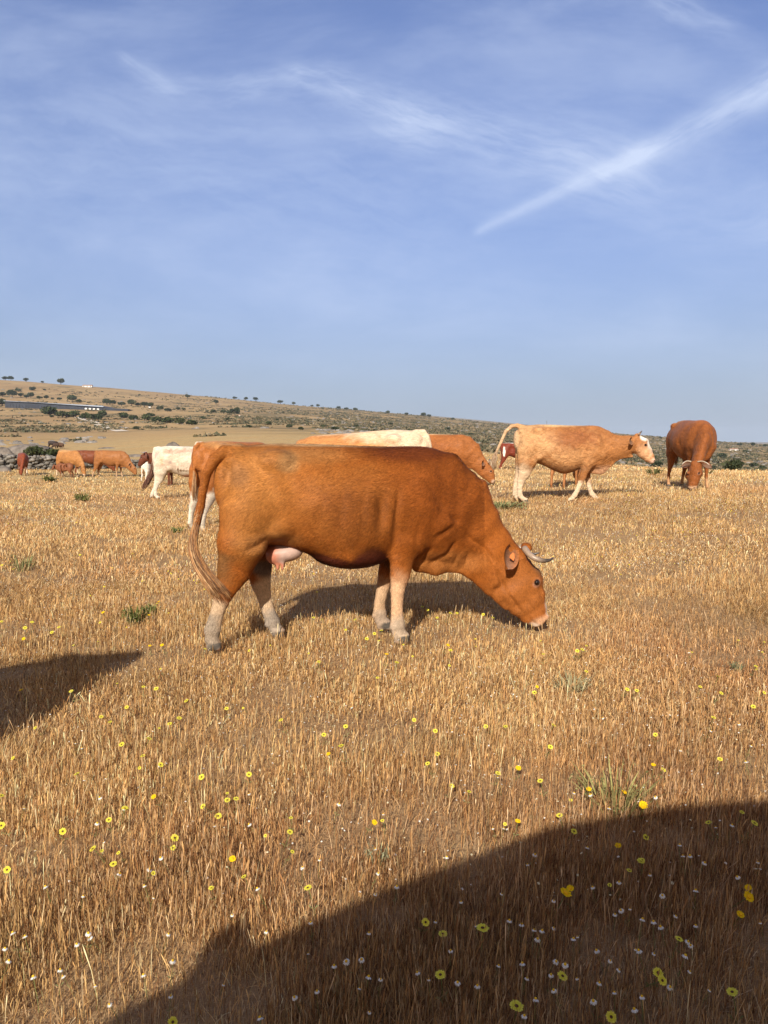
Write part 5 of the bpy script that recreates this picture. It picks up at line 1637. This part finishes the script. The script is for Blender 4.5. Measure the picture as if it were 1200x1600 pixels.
WHI = [(120,1475),(94,1515),(52,1526),(224,1523),(270,1501),(541,1502),(565,1499),(576,1526),(460,1558),(406,1590),(138,1458),(20,1457),(14,1501),(234,1358),(389,1288),(251,1340),(156,1246),(152,1286),(530,1256),(71,1385),(187,1365),(402,1388),
       (796,1438),(815,1444),(847,1454),(840,1467),(1004,1436),(1021,1440),(1032,1448),(1075,1471),(1079,1477),(1087,1446),(1071,1493),(1047,1542),(991,1577),(1003,1557),(927,1564),(837,1561),(865,1547),(746,1540),(816,1505),(861,1523),
       (715,1535),(1062,1320),(1067,1337),(1078,1337),(1101,1348),(1152,1370),(1087,1391),(836,1335),(698,1339),(918,1324),(970,1422),(926,1386),(1024,1245),(922,1242),(883,1507),(869,1502),(998,1485),(932,1485),(1035,1399),(704,1485),(1165,1190),(1144,1289),(620,1385)]
MIDY = [(50,972),(92,980),(81,988),(39,981),(3,971),(3,883),(21,889),(207,865),(125,867),(490,965),(503,968),(555,968),(585,990),(596,985),(620,975),(660,948),(668,953),(683,965),(704,958),(714,958),(755,960),(770,965),(620,1035),(498,1034),(573,998),(700,890)]
MIDO = [(161,957),(248,940),(37,998),(253,1008),(234,1009),(233,961),(604,1022),(700,1008)]
for (x, y) in YEL:
    sh = shade_at(x, y); big = 1.3 if (x, y) in ((754,1450),(807,1572)) else 1.0
    flower('yellow', x, y, big, 'shade' if sh else 'sun')
for (x, y) in ORA:
    flower('orange', x, y, 1.35 if (x, y) in ((884, 1395), (1170, 1401), (1005, 1258)) else .95, 'shade' if shade_at(x, y) else 'sun')
for (x, y) in WHI:
    flower('white', x, y, 1.0, 'shade' if shade_at(x, y) else 'sun')
for (x, y) in MIDY: flower('yellow', x, y, 1.15, 'mid')
for (x, y) in MIDO: flower('orange', x, y, 1.1, 'mid')
_r = np.random.default_rng(12)
for i in range(150):
    x, y = _r.uniform(0, 1200), 1010 + 580 * _r.random() ** 1.1
    if x < 450 and _r.random() < .4: continue
    flower('white', x, y, _r.uniform(.5, .9), 'shade' if shade_at(x, y) else 'sun')
for i in range(45):
    x, y = _r.uniform(0, 1200), 1000 + 400 * _r.random() ** 1.6
    flower('yellow', x, y, _r.uniform(.5, .8), 'shade' if shade_at(x, y) else 'sun')


def tiny_flowers():
    """the thousands of specks further out"""
    rng = np.random.default_rng(5); V = []; C = []; mb = MB()
    for (n, r0, r1, s, pal, pk) in ((11000, 2.2, 9, .0042, [(.78, .74, .66), (.72, .64, .42)], .2), (22000, 8, 18, .0070, [(.80, .77, .68), (.75, .70, .50), (.78, .66, .12)], .25), (16000, 16, 45, .013, [(.80, .76, .64), (.76, .68, .40), (.75, .64, .15)], .3),
                                    (2200, 5, 22, .010, [(.80, .68, .06)], .5)):
        x, y = scatter(n, r0, r1, rng, extra=1.5); P = np.stack([x, y], 1)
        k = vnoise(P, .45, 101, 3) + .5 * rng.random(n) > pk; x, y = x[k], y[k]; n = len(x)
        z = ground(x, y) + rng.uniform(.03, .08, n); c = np.stack([x, y, z], 1)
        s_ = s * rng.uniform(.6, 1.3, n)[:, None]; th = rng.uniform(0, 6.28, n)
        a = np.stack([np.cos(th), np.sin(th), rng.normal(0, .3, n)], 1) * s_; b = np.stack([-np.sin(th), np.cos(th), rng.normal(0, .3, n)], 1) * s_; u = np.array([0, 0, 1]) * s_ * .6
        V = np.stack([c - a, c - b, c + a, c + b, c + u, c - u], 1).reshape(-1, 3); i = np.arange(n)[:, None] * 6
        F = np.concatenate([i + np.array(q) for q in ((0, 1, 4), (1, 2, 4), (2, 3, 4), (3, 0, 4), (1, 0, 5), (2, 1, 5), (3, 2, 5), (0, 3, 5))])
        pal = np.array(pal); col = np.repeat(pal[rng.integers(0, len(pal), n)] * rng.uniform(.85, 1.1, n)[:, None], 6, axis=0)
        mb.add(V, None, F, col)
    o = link('wildflowers', mb.mesh('wildflowers', False), M_PET); tag(o, 'countless tiny white and yellow wildflower heads scattered through the pasture', 'wildflowers', None, 'stuff')


tiny_flowers()


# ------------------------------------------------------------------ green weeds
def weed(px, py, w, h, n, label, col, seed, blade=.006):
    rng = np.random.default_rng(seed); q = hit(px, py, 1.5); mb = MB(); col = tuple(np.array(col) * .8 + np.array([.06, .04, .01]))
    for i in range(n):
        a = rng.uniform(0, 6.28); r = w * .5 * math.sqrt(rng.random()); hh = h * rng.uniform(.5, 1.1)
        p0 = np.array([r * .5 * math.cos(a), r * .5 * math.sin(a), 0]); p1 = np.array([r * math.cos(a) * 1.1, r * math.sin(a) * 1.1, hh])
        pm = (p0 + p1) / 2 + np.array([0, 0, hh * .15]); b = a + 1.57 + rng.uniform(-.8, .8); sd = np.array([math.cos(b), math.sin(b), 0]) * blade
        c = np.array(col) * rng.uniform(.6, 1.4)
        mb.add([p0 - sd * .5, p0 + sd * .5, pm + sd, pm - sd, p1], [[0, 1, 2, 3]], [[3, 2, 4]], c)
        for k in range(3):      # side leaflets
            t = rng.uniform(.3, .95); p = p0 * (1 - t) + p1 * t; d = rng.normal(size=3) * blade * 2.2; s2 = np.cross(d, (0, 0, 1)) * .35
            mb.add([p, p + d * .5 + s2, p + d, p + d * .5 - s2], [[0, 1, 2, 3]], None, c * rng.uniform(.8, 1.2))
    o = link('weed', mb.mesh('weed', False), M_GRASS); o.location = tuple(q); tag(o, label, 'plant')


GR1 = (.10, .14, .045)
weed(213, 975, .24, .14, 60, 'dark green leafy weed left of the near cow\'s hind feet', GR1, 1)
weed(237, 963, .16, .10, 60, 'small green sprig just right of the larger dark green weed', (.16, .20, .07), 2)
weed(36, 892, .34, .18, 40, 'wispy grey green weed near the left edge', (.20, .23, .11), 3, .005)
weed(895, 1082, .26, .10, 60, 'grey green grass tuft in the open right of the grazing head', (.32, .30, .18), 4, .004)
weed(960, 1262, .38, .15, 70, 'tall green grass tuft with yellow flowers beside the large shadow', (.30, .29, .12), 5, .0035)
weed(590, 1350, .10, .08, 20, 'little pale green sprig at the edge of the large shadow', (.30, .32, .20), 6, .003)
weed(129, 783, .45, .20, 60, 'low green weed far left beyond the near cow', (.12, .16, .06), 7, .012)
weed(277, 832, .25, .09, 40, 'flat green weed near the white legged cow', (.14, .19, .07), 8, .009)
weed(78, 753, .7, .24, 50, 'dark green weed in front of the small red cow and the wall group', (.09, .12, .05), 9, .03)
weed(784, 795, 1.2, .13, 130, 'patch of grey green weeds by the walking cow\'s hind feet', (.20, .23, .11), 10, .012)
weed(1022, 742, .7, .22, 36, 'dark low weed on the field edge left of the horned cow', (.09, .11, .05), 11, .025)
weed(1105, 742, .4, .18, 16, 'small dark weed on the field edge right of the horned cow', (.09, .11, .05), 12, .025)
weed(1150, 1050, .10, .07, 25, 'tiny grey green sprig near the right edge', (.28, .30, .18), 13, .004)


# ------------------------------------------------------------------ dusty air
def haze():
    me = bpy.data.meshes.new('haze'); x, y, z0, z1 = 12600, 12600, -760, 190
    zmin = min(float(v.co.z) for v in bpy.data.objects['ground'].data.vertices)
    zmax = max(float(v.co.z) for v in bpy.data.objects['ground'].data.vertices)
    z0 = zmin - 1.0; z1 = zmax + 25
    v = [(a * x, b * y, c) for c in (z0, z1) for a, b in ((-1, -1), (1, -1), (1, 1), (-1, 1))]
    me.from_pydata(v, [], [(0, 3, 2, 1), (4, 5, 6, 7), (0, 1, 5, 4), (1, 2, 6, 5), (2, 3, 7, 6), (3, 0, 4, 7)])
    m, t, out = new_mat('haze'); pv = t.new('ShaderNodeVolumePrincipled'); pv.inputs['Color'].default_value = (.70, .82, 1, 1); pv.inputs['Density'].default_value = HAZE_D
    pv.inputs['Anisotropy'].default_value = 0.0
    t.l.new(pv.outputs[0], out.inputs['Volume'])
    o = link('haze', me, m); tag(o, 'thin bluish haze over the far hills', 'haze', None, 'stuff')


HAZE_D = 0.00008
haze()
